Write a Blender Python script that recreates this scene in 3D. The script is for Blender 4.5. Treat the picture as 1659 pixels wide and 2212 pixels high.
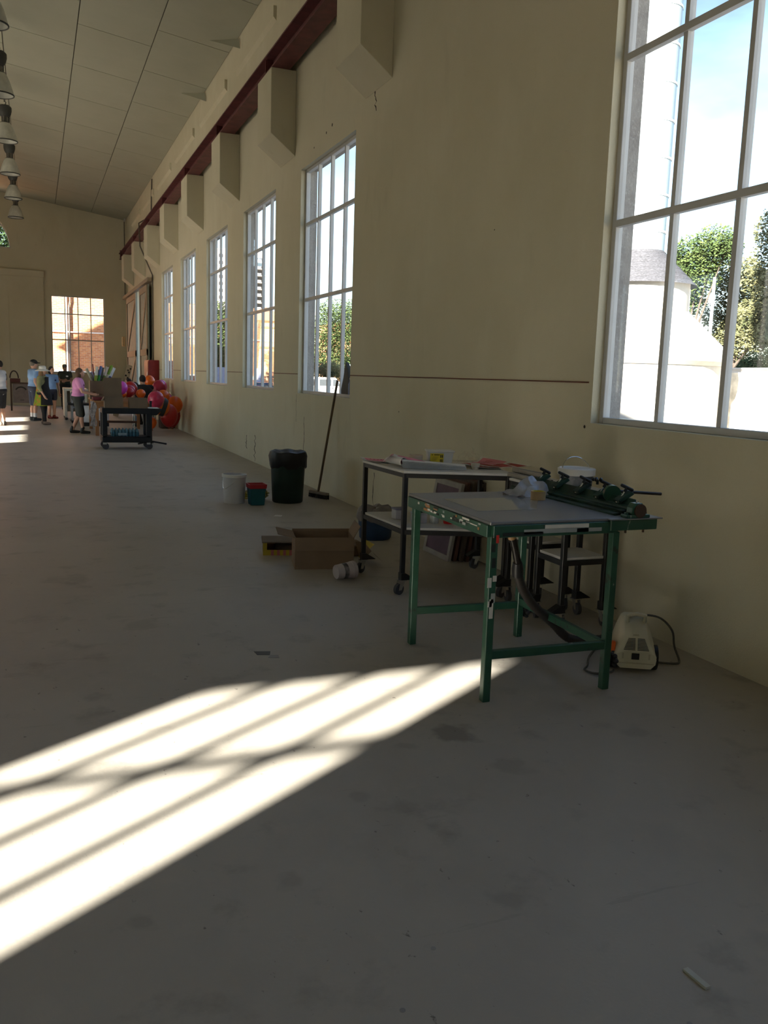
import bpy, bmesh, math, random
from mathutils import Vector, Matrix
random.seed(7)
PI = math.pi
scene = bpy.context.scene
COL = scene.collection
for _o in list(bpy.data.objects):
    bpy.data.objects.remove(_o)

# ------------------------------------------------------------------ camera
F_PX, CX, CY, CAM_H = 1885.0, 829.5, 1106.0, 1.62
_Y = Vector((76 - CX, -(791 - CY), -F_PX)).normalized()        # hall axis seen from the camera
_u = Vector((0.0316, 1.0, 0.0)); _u.z = -(_u.x * _Y.x + _u.y * _Y.y) / _Y.z
_Z = _u.normalized(); _X = _Y.cross(_Z)
cam_data = bpy.data.cameras.new('camera')
cam = bpy.data.objects.new('camera', cam_data); COL.objects.link(cam)
cam.matrix_world = Matrix.Translation((0, 0, CAM_H)) @ Matrix((_X, _Y, _Z)).to_4x4()
cam_data.sensor_fit = 'VERTICAL'; cam_data.sensor_height = 36.0
cam_data.lens = F_PX / 2212.0 * 36.0
cam_data.clip_start = 0.05; cam_data.clip_end = 2000
scene.camera = cam

# ------------------------------------------------------------------ world, sun, exposure
SUN_TRAVEL = Vector((1.45, 1.0, -0.77)).normalized()           # late sun from behind, left
SUN_EL = math.asin(-SUN_TRAVEL.z)
SUN_AZ = math.atan2(-SUN_TRAVEL.x, -SUN_TRAVEL.y)              # clockwise from +y
world = bpy.data.worlds.new('sky'); scene.world = world; world.use_nodes = True
wn = world.node_tree; wn.nodes.clear()
w_out = wn.nodes.new('ShaderNodeOutputWorld'); w_bg = wn.nodes.new('ShaderNodeBackground')
w_sky = wn.nodes.new('ShaderNodeTexSky'); w_sky.sky_type = 'NISHITA'
w_sky.sun_disc = False; w_sky.sun_elevation = SUN_EL; w_sky.sun_rotation = SUN_AZ
w_sky.air_density = 1.0; w_sky.dust_density = 0.35; w_sky.ozone_density = 1.5
# a few soft white clouds, by direction, all around the sky
w_tc = wn.nodes.new('ShaderNodeTexCoord'); w_map = wn.nodes.new('ShaderNodeMapping')
w_map.inputs['Scale'].default_value = (1.6, 1.6, 4.5)
w_no = wn.nodes.new('ShaderNodeTexNoise'); w_no.inputs['Scale'].default_value = 2.1; w_no.inputs['Detail'].default_value = 6
w_rp = wn.nodes.new('ShaderNodeValToRGB'); w_rp.color_ramp.elements[0].position = 0.52; w_rp.color_ramp.elements[1].position = 0.72
w_rp.color_ramp.elements[1].color = (0.65, 0.65, 0.65, 1)
w_mix = wn.nodes.new('ShaderNodeMixRGB'); w_mix.inputs[2].default_value = (0.62, 0.64, 0.68, 1)
wn.links.new(w_tc.outputs['Generated'], w_map.inputs[0]); wn.links.new(w_map.outputs[0], w_no.inputs['Vector'])
wn.links.new(w_no.outputs['Fac'], w_rp.inputs[0]); wn.links.new(w_rp.outputs[0], w_mix.inputs[0])
wn.links.new(w_sky.outputs[0], w_mix.inputs[1]); wn.links.new(w_mix.outputs[0], w_bg.inputs[0])
w_bg.inputs[1].default_value = 0.20
wn.links.new(w_bg.outputs[0], w_out.inputs[0])
sun_data = bpy.data.lights.new('sun', 'SUN'); sun_data.energy = 19.5; sun_data.angle = 0.013
sun_data.color = (1.0, 0.91, 0.78)
sun = bpy.data.objects.new('sun', sun_data); COL.objects.link(sun)
sun.rotation_euler = SUN_TRAVEL.to_track_quat('-Z', 'Y').to_euler(); sun.location = (-60, -50, 40)
scene.view_settings.view_transform = 'Standard'; scene.view_settings.look = 'None'
scene.view_settings.gamma = 1.0; scene.view_settings.use_curve_mapping = False
scene.view_settings.exposure = 1.28
scene.cycles.max_bounces = 12; scene.cycles.diffuse_bounces = 6; scene.cycles.transparent_max_bounces = 16

# ------------------------------------------------------------------ materials
MATS = {}
def mat(name, rgb, rough=0.6, metal=0.0, var=0.12, scale=6.0, bump=0.0, bscale=None, spec=0.4, rgb2=None, cut=(0.35, 0.65), stretch=(1, 1, 1), trans=0.0, alpha=1.0, emit=0.0):
    if name in MATS: return MATS[name]
    m = bpy.data.materials.new(name); m.use_nodes = True; MATS[name] = m
    nt = m.node_tree; b = nt.nodes['Principled BSDF']
    b.inputs['Roughness'].default_value = rough; b.inputs['Metallic'].default_value = metal
    b.inputs['Specular IOR Level'].default_value = spec
    b.inputs['Transmission Weight'].default_value = trans; b.inputs['Alpha'].default_value = alpha
    tc = nt.nodes.new('ShaderNodeTexCoord'); mp = nt.nodes.new('ShaderNodeMapping')
    mp.inputs['Scale'].default_value = stretch
    nt.links.new(tc.outputs['Object'], mp.inputs[0])
    no = nt.nodes.new('ShaderNodeTexNoise'); no.inputs['Scale'].default_value = scale; no.inputs['Detail'].default_value = 5
    nt.links.new(mp.outputs[0], no.inputs['Vector'])
    rp = nt.nodes.new('ShaderNodeValToRGB')
    rp.color_ramp.elements[0].position = cut[0]; rp.color_ramp.elements[1].position = cut[1]
    c1 = [min(1, c * (1 - var)) for c in rgb] + [1]
    c2 = ([min(1, c * (1 + var)) for c in rgb] if rgb2 is None else list(rgb2)) + [1]
    rp.color_ramp.elements[0].color = c1; rp.color_ramp.elements[1].color = c2
    nt.links.new(no.outputs['Fac'], rp.inputs[0]); nt.links.new(rp.outputs[0], b.inputs['Base Color'])
    if bump:
        n2 = nt.nodes.new('ShaderNodeTexNoise'); n2.inputs['Scale'].default_value = bscale or scale * 6; n2.inputs['Detail'].default_value = 4
        nt.links.new(mp.outputs[0], n2.inputs['Vector'])
        bp = nt.nodes.new('ShaderNodeBump'); bp.inputs['Strength'].default_value = bump; bp.inputs['Distance'].default_value = 0.01
        nt.links.new(n2.outputs['Fac'], bp.inputs['Height']); nt.links.new(bp.outputs[0], b.inputs['Normal'])
    return m

def layered(name, base, layers, rough=0.7, bump=0.1, bscale=60, spec=0.3, brick=None):
    """base colour + list of (rgb, noise scale, lo, hi, stretch, strength)"""
    m = bpy.data.materials.new(name); m.use_nodes = True; MATS[name] = m
    nt = m.node_tree; b = nt.nodes['Principled BSDF']; b.inputs['Roughness'].default_value = rough
    b.inputs['Specular IOR Level'].default_value = spec
    tc = nt.nodes.new('ShaderNodeTexCoord')
    prev = nt.nodes.new('ShaderNodeRGB'); prev.outputs[0].default_value = list(base) + [1]; out = prev.outputs[0]
    if brick:
        mp = nt.nodes.new('ShaderNodeMapping'); mp.inputs['Rotation'].default_value = brick['rot']
        nt.links.new(tc.outputs['Object'], mp.inputs[0])
        bk = nt.nodes.new('ShaderNodeTexBrick'); bk.inputs['Scale'].default_value = 1.0
        bk.inputs['Brick Width'].default_value = 0.24; bk.inputs['Row Height'].default_value = 0.086; bk.inputs['Mortar Size'].default_value = 0.009
        bk.inputs['Color1'].default_value = list(brick['c1']) + [1]; bk.inputs['Color2'].default_value = list(brick['c2']) + [1]
        bk.inputs['Mortar'].default_value = list(brick['m']) + [1]
        nt.links.new(mp.outputs[0], bk.inputs['Vector']); out = bk.outputs['Color']
    for i, (rgb, sc, lo, hi, st, k) in enumerate(layers):
        mp = nt.nodes.new('ShaderNodeMapping'); mp.inputs['Scale'].default_value = st; mp.inputs['Location'].default_value = (i * 3.7, i * 1.3, i * 2.1)
        nt.links.new(tc.outputs['Object'], mp.inputs[0])
        no = nt.nodes.new('ShaderNodeTexNoise'); no.inputs['Scale'].default_value = sc; no.inputs['Detail'].default_value = 7; no.inputs['Roughness'].default_value = 0.6
        nt.links.new(mp.outputs[0], no.inputs['Vector'])
        mr = nt.nodes.new('ShaderNodeMapRange'); mr.inputs['From Min'].default_value = lo; mr.inputs['From Max'].default_value = hi
        mr.inputs['To Max'].default_value = k; nt.links.new(no.outputs['Fac'], mr.inputs['Value'])
        mx = nt.nodes.new('ShaderNodeMixRGB'); mx.inputs[2].default_value = list(rgb) + [1]
        nt.links.new(mr.outputs[0], mx.inputs[0]); nt.links.new(out, mx.inputs[1]); out = mx.outputs[0]
    nt.links.new(out, b.inputs['Base Color'])
    if bump:
        n2 = nt.nodes.new('ShaderNodeTexNoise'); n2.inputs['Scale'].default_value = bscale; n2.inputs['Detail'].default_value = 5
        nt.links.new(tc.outputs['Object'], n2.inputs['Vector'])
        bp = nt.nodes.new('ShaderNodeBump'); bp.inputs['Strength'].default_value = bump; bp.inputs['Distance'].default_value = 0.01
        nt.links.new(n2.outputs['Fac'], bp.inputs['Height']); nt.links.new(bp.outputs[0], b.inputs['Normal'])
    return m

def glass_mat(name, tint=(0.93, 0.97, 0.98), gloss=0.10):
    m = bpy.data.materials.new(name); m.use_nodes = True; MATS[name] = m
    nt = m.node_tree; nt.nodes.clear()
    o = nt.nodes.new('ShaderNodeOutputMaterial'); t = nt.nodes.new('ShaderNodeBsdfTransparent'); t.inputs[0].default_value = list(tint) + [1]
    g = nt.nodes.new('ShaderNodeBsdfGlossy'); g.inputs['Roughness'].default_value = 0.03
    fr = nt.nodes.new('ShaderNodeLayerWeight'); fr.inputs[0].default_value = 0.5
    pw = nt.nodes.new('ShaderNodeMath'); pw.operation = 'POWER'; pw.inputs[1].default_value = 4.5
    nt.links.new(fr.outputs['Facing'], pw.inputs[0])
    mu = nt.nodes.new('ShaderNodeMath'); mu.operation = 'MULTIPLY_ADD'; mu.inputs[1].default_value = 0.8; mu.inputs[2].default_value = gloss * 0.5
    nt.links.new(pw.outputs[0], mu.inputs[0])
    mx = nt.nodes.new('ShaderNodeMixShader'); nt.links.new(mu.outputs[0], mx.inputs[0])
    nt.links.new(t.outputs[0], mx.inputs[1]); nt.links.new(g.outputs[0], mx.inputs[2]); nt.links.new(mx.outputs[0], o.inputs[0])
    return m

PLASTER = layered('cream plaster', (0.64, 0.588, 0.445), [
    ((0.56, 0.51, 0.365), 0.55, 0.40, 0.72, (1, 1, 1), 0.75),
    ((0.68, 0.635, 0.49), 1.6, 0.52, 0.75, (1, 1, 0.4), 0.6),
    ((0.44, 0.40, 0.29), 3.0, 0.62, 0.86, (1, 1, 0.35), 0.55),
    ((0.20, 0.17, 0.12), 9.0, 0.72, 0.82, (1, 1, 1), 0.6)], rough=0.82, bump=0.22, bscale=90)
CONC_OUT = layered('rough grey render', (0.33, 0.31, 0.29), [((0.22, 0.20, 0.19), 8, 0.4, 0.7, (1, 1, 1), 0.7), ((0.45, 0.43, 0.40), 40, 0.55, 0.7, (1, 1, 1), 0.6)], rough=0.95, bump=0.6, bscale=45)
FLOOR = layered('worn concrete floor', (0.40, 0.37, 0.33), [
    ((0.47, 0.44, 0.395), 0.45, 0.42, 0.68, (1, 1, 1), 0.7),
    ((0.31, 0.285, 0.25), 1.3, 0.52, 0.78, (1, 0.7, 1), 0.6),
    ((0.22, 0.20, 0.175), 3.6, 0.57, 0.74, (1, 1, 1), 0.6),
    ((0.15, 0.13, 0.11), 0.9, 0.62, 0.70, (1, 1, 1), 0.35),
    ((0.47, 0.43, 0.38), 14, 0.56, 0.76, (1, 1, 1), 0.35),
    ((0.52, 0.48, 0.42), 60, 0.66, 0.72, (1, 1, 1), 0.45),
    ((0.08, 0.07, 0.06), 26, 0.68, 0.73, (1, 0.6, 1), 0.7),
    ((0.20, 0.18, 0.155), 5.0, 0.66, 0.68, (0.25, 2.2, 1), 0.18)], rough=0.52, bump=0.06, bscale=70, spec=0.35)
def stain(m, x, y, r, rgb, k):
    nt = m.node_tree; b = nt.nodes['Principled BSDF']; src = b.inputs['Base Color'].links[0].from_socket
    tc = nt.nodes.new('ShaderNodeTexCoord'); no = nt.nodes.new('ShaderNodeTexNoise'); no.inputs['Scale'].default_value = 9; no.inputs['Detail'].default_value = 6
    nt.links.new(tc.outputs['Object'], no.inputs['Vector'])
    d = nt.nodes.new('ShaderNodeVectorMath'); d.operation = 'DISTANCE'; d.inputs[1].default_value = (x, y, 0); nt.links.new(tc.outputs['Object'], d.inputs[0])
    ad = nt.nodes.new('ShaderNodeMath'); ad.operation = 'MULTIPLY_ADD'; ad.inputs[1].default_value = r * 2.6; nt.links.new(no.outputs['Fac'], ad.inputs[0]); nt.links.new(d.outputs['Value'], ad.inputs[2])
    mr = nt.nodes.new('ShaderNodeMapRange'); mr.inputs['From Min'].default_value = r * 2.25; mr.inputs['From Max'].default_value = r * 1.75; mr.inputs['To Max'].default_value = k
    nt.links.new(ad.outputs[0], mr.inputs['Value'])
    mx = nt.nodes.new('ShaderNodeMixRGB'); mx.inputs[2].default_value = list(rgb) + [1]; nt.links.new(mr.outputs[0], mx.inputs[0]); nt.links.new(src, mx.inputs[1]); nt.links.new(mx.outputs[0], b.inputs['Base Color'])
for (sx_, sy_, sr_) in ((1.76, 3.43, 0.13), (1.50, 3.36, 0.06), (0.72, 2.52, 0.06), (0.25, 2.45, 0.05), (1.12, 3.0, 0.05), (1.85, 3.05, 0.10), (1.35, 2.2, 0.07), (1.0, 1.55, 0.08), (2.6, 3.2, 0.08), (0.6, 5.6, 0.16), (0.2, 7.0, 0.2)):
    stain(FLOOR, sx_, sy_, sr_, (0.14, 0.125, 0.11), 0.55 if sr_ > 0.12 and sy_ < 5 else 0.22)
CEIL_P = layered('painted ceiling board', (0.40, 0.40, 0.315), [((0.34, 0.34, 0.265), 0.7, 0.42, 0.7, (1, 1, 1), 0.6)], rough=0.75, bump=0.05)
CEIL_B = mat('ceiling shadow gap', (0.10, 0.09, 0.07), 0.9)
FRAME_W = mat('white window paint', (0.52, 0.51, 0.50), 0.45, var=0.06, scale=4)
GLASS = glass_mat('window glass')
MAROON = mat('maroon beam paint', (0.125, 0.032, 0.034), 0.55, var=0.25, scale=5, bump=0.05)
BRICK_F = layered('orange brick facing', (0.5, 0.2, 0.1), [((0.30, 0.13, 0.08), 1.2, 0.5, 0.75, (1, 1, 1), 0.45)], rough=0.9, bump=0.2, bscale=30,
                  brick=dict(rot=(PI / 2, 0, 0), c1=(0.66, 0.29, 0.12), c2=(0.46, 0.17, 0.08), m=(0.60, 0.44, 0.28)))
# ------------------------------------------------------------------ mesh helpers
class MB:
    def __init__(s): s.v = []; s.f = []; s.M = Matrix.Identity(4); s.mi = []; s.cur = 0
    def add(s, verts, faces):
        n = len(s.v)
        s.v += [tuple(s.M @ Vector(p)) for p in verts]
        s.f += [tuple(i + n for i in f) for f in faces]; s.mi += [s.cur] * len(faces)
        return s
    def box(s, x0, x1, y0, y1, z0, z1):
        return s.add([(x0, y0, z0), (x1, y0, z0), (x1, y1, z0), (x0, y1, z0), (x0, y0, z1), (x1, y0, z1), (x1, y1, z1), (x0, y1, z1)],
                     [(0, 3, 2, 1), (4, 5, 6, 7), (0, 1, 5, 4), (1, 2, 6, 5), (2, 3, 7, 6), (3, 0, 4, 7)])
    def bar(s, p0, p1, w, d=None, up=(0, 0, 1)):
        """rectangular bar between two points, w across, d along up"""
        d = w if d is None else d
        a, b = Vector(p0), Vector(p1); t = (b - a).normalized(); u = Vector(up)
        if abs(t.dot(u)) > 0.98: u = Vector((0, 1, 0))
        r = t.cross(u).normalized(); u = r.cross(t)
        V = []
        for p in (a, b):
            for (i, j) in ((-1, -1), (1, -1), (1, 1), (-1, 1)): V.append(p + r * (i * w / 2) + u * (j * d / 2))
        return s.add(V, [(3, 2, 1, 0), (4, 5, 6, 7), (0, 1, 5, 4), (1, 2, 6, 5), (2, 3, 7, 6), (3, 0, 4, 7)])
    def tube(s, pts, r, n=10, caps=True):
        P = [Vector(p) for p in pts]; R = list(r) if isinstance(r, (list, tuple)) else [r] * len(P)
        V = []; Fc = []; prev = None
        for i, p in enumerate(P):
            t = (P[min(i + 1, len(P) - 1)] - P[max(i - 1, 0)])
            t = t.normalized() if t.length > 1e-9 else Vector((0, 0, 1))
            if prev is None:
                u = Vector((0, 0, 1)) if abs(t.z) < 0.9 else Vector((1, 0, 0))
                a = t.cross(u).normalized()
            else:
                a = (prev - t * prev.dot(t)); a = a.normalized() if a.length > 1e-6 else t.orthogonal().normalized()
            prev = a; b = t.cross(a)
            for k in range(n):
                an = 2 * PI * k / n; V.append(p + (a * math.cos(an) + b * math.sin(an)) * R[i])
        for i in range(len(P) - 1):
            for k in range(n):
                k2 = (k + 1) % n; Fc.append((i * n + k, i * n + k2, (i + 1) * n + k2, (i + 1) * n + k))
        if caps: Fc.append(tuple(range(n - 1, -1, -1))); Fc.append(tuple((len(P) - 1) * n + k for k in range(n)))
        return s.add(V, Fc)
    def cyl(s, p0, p1, r0, r1=None, n=16): return s.tube([p0, p1], [r0, r0 if r1 is None else r1], n)
    def lathe(s, prof, c=(0, 0, 0), n=24, sx=1, sy=1):
        """profile of (r, z); closed where r = 0"""
        V = []; Fc = []
        for (r, z) in prof:
            for k in range(n):
                a = 2 * PI * k / n; V.append((c[0] + r * sx * math.cos(a), c[1] + r * sy * math.sin(a), c[2] + z))
        for i in range(len(prof) - 1):
            for k in range(n):
                k2 = (k + 1) % n; Fc.append((i * n + k, i * n + k2, (i + 1) * n + k2, (i + 1) * n + k))
        return s.add(V, Fc)
    def ball(s, c, r, n=12, m=8):
        rx, ry, rz = (r, r, r) if not isinstance(r, (tuple, list)) else r
        V = [(c[0], c[1], c[2] - rz)]; Fc = []
        for i in range(1, m):
            t = -PI / 2 + PI * i / m
            for k in range(n):
                a = 2 * PI * k / n; V.append((c[0] + rx * math.cos(t) * math.cos(a), c[1] + ry * math.cos(t) * math.sin(a), c[2] + rz * math.sin(t)))
        V.append((c[0], c[1], c[2] + rz)); e = len(V) - 1
        for k in range(n): Fc.append((0, 1 + (k + 1) % n, 1 + k))
        for i in range(m - 2):
            for k in range(n):
                k2 = (k + 1) % n; Fc.append((1 + i * n + k, 1 + i * n + k2, 1 + (i + 1) * n + k2, 1 + (i + 1) * n + k))
        for k in range(n): Fc.append((1 + (m - 2) * n + k, 1 + (m - 2) * n + (k + 1) % n, e))
        return s.add(V, Fc)
    def cap(s, p0, p1, r0, r1, n=12):
        """tapered capsule"""
        s.ball(p0, r0, n, 8); s.ball(p1, r1, n, 8); return s.tube([p0, p1], [r0, r1], n)
    def prism(s, poly, axis, a, b):
        """polygon (2D) extruded along axis 'x','y','z' from a to b"""
        def P(q, t):
            return {'x': (t, q[0], q[1]), 'y': (q[0], t, q[1]), 'z': (q[0], q[1], t)}[axis]
        n = len(poly)
        V = [P(q, a) for q in poly] + [P(q, b) for q in poly]
        Fc = [tuple(range(n - 1, -1, -1)), tuple(range(n, 2 * n))] + [(i, (i + 1) % n, n + (i + 1) % n, n + i) for i in range(n)]
        return s.add(V, Fc)
    def build(s, name, m, parent=None, smooth=False, bevel=0.0, seg=1, weld=False, kind=None, label=None):
        org = Vector(parent.get('_org', (0, 0, 0))) if parent is not None else Vector((0, 0, 0))
        me = bpy.data.meshes.new(name)
        me.from_pydata([tuple(Vector(p) - org) for p in s.v], [], s.f)
        ms = m if isinstance(m, (list, tuple)) else [m]
        for q in ms: me.materials.append(q)
        if len(ms) > 1:
            for i, p in enumerate(me.polygons): p.material_index = s.mi[i]
        bm = bmesh.new(); bm.from_mesh(me)
        if weld: bmesh.ops.remove_doubles(bm, verts=bm.verts, dist=1e-5)
        if bevel:
            bmesh.ops.bevel(bm, geom=[e for e in bm.edges if len(e.link_faces) == 2 and e.calc_face_angle(0) > 0.5], offset=bevel, segments=seg, affect='EDGES', profile=0.7)
        bmesh.ops.recalc_face_normals(bm, faces=bm.faces)
        bm.to_mesh(me); bm.free()
        if smooth:
            for p in me.polygons: p.use_smooth = True
            try: me.set_sharp_from_angle(angle=0.7)
            except Exception: pass
        o = bpy.data.objects.new(name, me); COL.objects.link(o)
        if parent is not None: o.parent = parent; o['_org'] = tuple(org)
        if kind: o['kind'] = kind
        if label: o['label'] = label
        return o

def tag(o, label, cat, group=None):
    o['label'] = label; o['category'] = cat
    if group: o['group'] = group
    return o
def thing(name, label, cat, loc, group=None):
    o = bpy.data.objects.new(name, None); COL.objects.link(o); o.location = loc; o['_org'] = tuple(loc)
    o.empty_display_size = 0.1
    return tag(o, label, cat, group)
def struct(o): o['kind'] = 'structure'; return o
def dup(root, loc, label=None):
    r = root.copy(); COL.objects.link(r); r.location = loc; r['_org'] = tuple(loc)
    if label: r['label'] = label
    for ch in list(root.children):
        c = ch.copy(); COL.objects.link(c); c.parent = r
        for g in list(ch.children):
            d = g.copy(); COL.objects.link(d); d.parent = c
    return r
# ================================================================== THE HALL
XR, XL, YN, YF = 3.70, -8.70, -1.41, 39.60        # inner faces of the four walls
TH = 0.25                                          # wall thickness
RIDGE = -2.5; EAVE = 7.79; SLOPE = 0.1417
def wall_mesh(axis, inner, outer, u0, u1, z0, z1, openings, glaz=0.10, arch=None):
    """flat wall with rectangular openings (u0,u1,z0,z1); plaster inside, grey render on the outer reveals"""
    mb = MB()
    P = (lambda u, t, z: (t, u, z)) if axis == 'x' else (lambda u, t, z: (u, t, z))
    us = sorted({u0, u1} | {a for o in openings for a in o[:2]}); zs = sorted({z0, z1} | {a for o in openings for a in o[2:4]})
    gl = inner + (outer - inner) * (glaz / abs(outer - inner))
    for i in range(len(us) - 1):
        for j in range(len(zs) - 1):
            cu, cz = (us[i] + us[i + 1]) / 2, (zs[j] + zs[j + 1]) / 2
            if any(o[0] < cu < o[1] and o[2] < cz < o[3] for o in openings): continue
            for t, mi in ((inner, 0), (outer, 1)):
                mb.cur = mi; mb.add([P(us[i], t, zs[j]), P(us[i + 1], t, zs[j]), P(us[i + 1], t, zs[j + 1]), P(us[i], t, zs[j + 1])], [(0, 1, 2, 3)])
    for o in openings:
        a, b, c, d = o[:4]
        ring = [(a, c), (b, c), (b, d), (a, d)]
        for k in range(4):
            p, q = ring[k], ring[(k + 1) % 4]
            mb.cur = 0; mb.add([P(p[0], inner, p[1]), P(q[0], inner, q[1]), P(q[0], gl, q[1]), P(p[0], gl, p[1])], [(0, 1, 2, 3)])
            mb.cur = 1; mb.add([P(p[0], gl, p[1]), P(q[0], gl, q[1]), P(q[0], outer, q[1]), P(p[0], outer, p[1])], [(0, 1, 2, 3)])
        if arch and o is arch:
            cxx, r = (a + b) / 2, (b - a) / 2; N = 20
            for t, mi in ((inner, 0), (outer, 1)):
                mb.cur = mi
                for k in range(N):
                    x1, x2 = a + (b - a) * k / N, a + (b - a) * (k + 1) / N
                    h1, h2 = math.sqrt(max(0, r * r - (x1 - cxx) ** 2)), math.sqrt(max(0, r * r - (x2 - cxx) ** 2))
                    mb.add([P(x1, t, c + h1), P(x2, t, c + h2), P(x2, t, d), P(x1, t, d)], [(0, 1, 2, 3)])
            mb.cur = 0
            for k in range(N):
                x1, x2 = a + (b - a) * k / N, a + (b - a) * (k + 1) / N
                h1, h2 = math.sqrt(max(0, r * r - (x1 - cxx) ** 2)), math.sqrt(max(0, r * r - (x2 - cxx) ** 2))
                mb.add([P(x1, inner, c + h1), P(x2, inner, c + h2), P(x2, outer, c + h2), P(x1, outer, c + h1)], [(0, 1, 2, 3)])
    for (u, z, uu, zz) in ((u0, z0, u1, z0), (u0, z1, u1, z1), (u0, z0, u0, z1), (u1, z0, u1, z1)):
        mb.cur = 0; mb.add([P(u, inner, z), P(uu, inner, zz), P(uu, outer, zz), P(u, outer, z)], [(0, 1, 2, 3)])
    return mb

ZB, ZT = 1.34, 4.58
WIN_Y = [(2.93, 5.31), (-0.92, 1.46)] + [(10.55 + 3.85 * k, 12.93 + 3.85 * k) for k in range(5)]
DOOR_R = (32.3, 35.4, 0.0, 4.55)
wall_right = struct(wall_mesh('x', XR, XR + TH, YN - TH, YF + TH, 0, 8.3, [(a, b, ZB, ZT) for a, b in WIN_Y] + [DOOR_R]).build('wall_right', [PLASTER, CONC_OUT], weld=True))
LEFT_Y = [WIN_Y[3], WIN_Y[4], WIN_Y[5]]
LEFT_DOORS = []
wall_left = struct(wall_mesh('x', XL, XL - TH, YN - TH, YF + TH, 0, 8.3, [(a, b, ZB, ZT) for a, b in LEFT_Y] + LEFT_DOORS).build('wall_left', [PLASTER, CONC_OUT], weld=True))
END_X = (0.67, 2.80)
LUN = (RIDGE + 0.15 - 1.56, RIDGE + 0.15 + 1.56, 6.31, 6.31 + 1.56)
FAR_DOOR = (-3.75, -1.36, 0.0, 4.52)
wall_far = struct(wall_mesh('y', YF, YF + TH, XL, XR, 0, 8.8, [(END_X[0], END_X[1], 1.38, 4.56), LUN, FAR_DOOR], arch=LUN).build('wall_far', [PLASTER, CONC_OUT], weld=True))
NEAR_X = (-7.85, -5.72)
wall_near = struct(wall_mesh('y', YN, YN - TH, XL, XR, 0, 8.8, [(NEAR_X[0], NEAR_X[1], 1.38, 4.56)]).build('wall_near', [PLASTER, CONC_OUT], weld=True))
floor = struct(MB().box(XL - TH, XR + TH, YN - TH, YF + TH, -0.2, 0).build('floor', FLOOR))

# ---- ceiling: backing slab and separate boards
def cz(x): return EAVE + SLOPE * (min(XR - x, x - (2 * RIDGE - XR)))
mb = MB()
W2 = XR - RIDGE
for sgn in (1, -1):
    e = RIDGE + sgn * (W2 + 0.1)
    mb.add([(RIDGE, YN, cz(RIDGE) + 0.03), (e, YN, EAVE - SLOPE * 0.1 + 0.03), (e, YF, EAVE - SLOPE * 0.1 + 0.03), (RIDGE, YF, cz(RIDGE) + 0.03),
            (RIDGE, YN, cz(RIDGE) + 0.10), (e, YN, EAVE + 0.10), (e, YF, EAVE + 0.10), (RIDGE, YF, cz(RIDGE) + 0.10)],
           [(0, 1, 2, 3), (4, 5, 6, 7), (0, 1, 5, 4), (1, 2, 6, 5), (2, 3, 7, 6), (3, 0, 4, 7)])
ceiling = struct(mb.build('ceiling', CEIL_B)); ceiling['_org'] = (0, 0, 0)
bounds = [3.70, 2.33, 0.94, -0.45, -1.84, RIDGE]
CG = 0.009
cache = {}
for sgn in (1, -1):
    for c in range(5):
        xa, xb = bounds[c + 1], bounds[c]
        if sgn < 0: xa, xb = 2 * RIDGE - xb, 2 * RIDGE - xa
        off = 18.27 if c % 2 == 0 else 19.08
        if c % 2 == 0: off = 20.37 if c == 2 else 20.57
        y = off - 2.43 * 10
        while y < YF:
            ya, yb = max(y, YN), min(y + 2.43, YF)
            y += 2.43
            if yb - ya < 0.1: continue
            key = (sgn, c, round(yb - ya, 3))
            if key not in cache:
                m2 = MB(); L = yb - ya
                m2.add([(x, yy, cz(x) + dz) for dz in (0, 0.022) for (x, yy) in ((xa + CG, CG), (xb - CG, CG), (xb - CG, L - CG), (xa + CG, L - CG))],
                       [(0, 3, 2, 1), (4, 5, 6, 7), (0, 1, 5, 4), (1, 2, 6, 5), (2, 3, 7, 6), (3, 0, 4, 7)])
                o = m2.build('ceiling_board', CEIL_P, ceiling); cache[key] = o
                o.location = (0, ya, 0)
            else:
                o = cache[key].copy(); COL.objects.link(o); o.parent = ceiling; o.location = (0, ya, 0)
for (ya_, L_) in ((17.2, .75), (20.7, .75)):
    xa_ = 3.68
    MB().add([(xa_ - .42, ya_ + .62, cz(xa_ - .42) - .004), (xa_, ya_, cz(xa_) - .06), (xa_, ya_ - .12, cz(xa_) - .26), (xa_ - .42, ya_ + .62, cz(xa_ - .42) - .012), (xa_, ya_, cz(xa_) - .052), (xa_, ya_ - .12, cz(xa_) - .25)], [(0, 1, 2), (3, 5, 4), (0, 1, 4, 3), (1, 2, 5, 4), (2, 0, 3, 5)]).build('loose_board_corner', CEIL_P, ceiling)
# closed roof above, 30 degree gable
ROOF_M = mat('grey roof sheet', (0.3, 0.3, 0.31), 0.6)
rz = 8.05
struct(MB().prism([(XL - TH - 0.35, rz), (RIDGE, rz + 0.95), (XR + TH + 0.35, rz), (RIDGE, rz + 3.9)], 'y', YN - TH - 0.3, YF + TH + 0.3).build('roof', ROOF_M))

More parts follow.
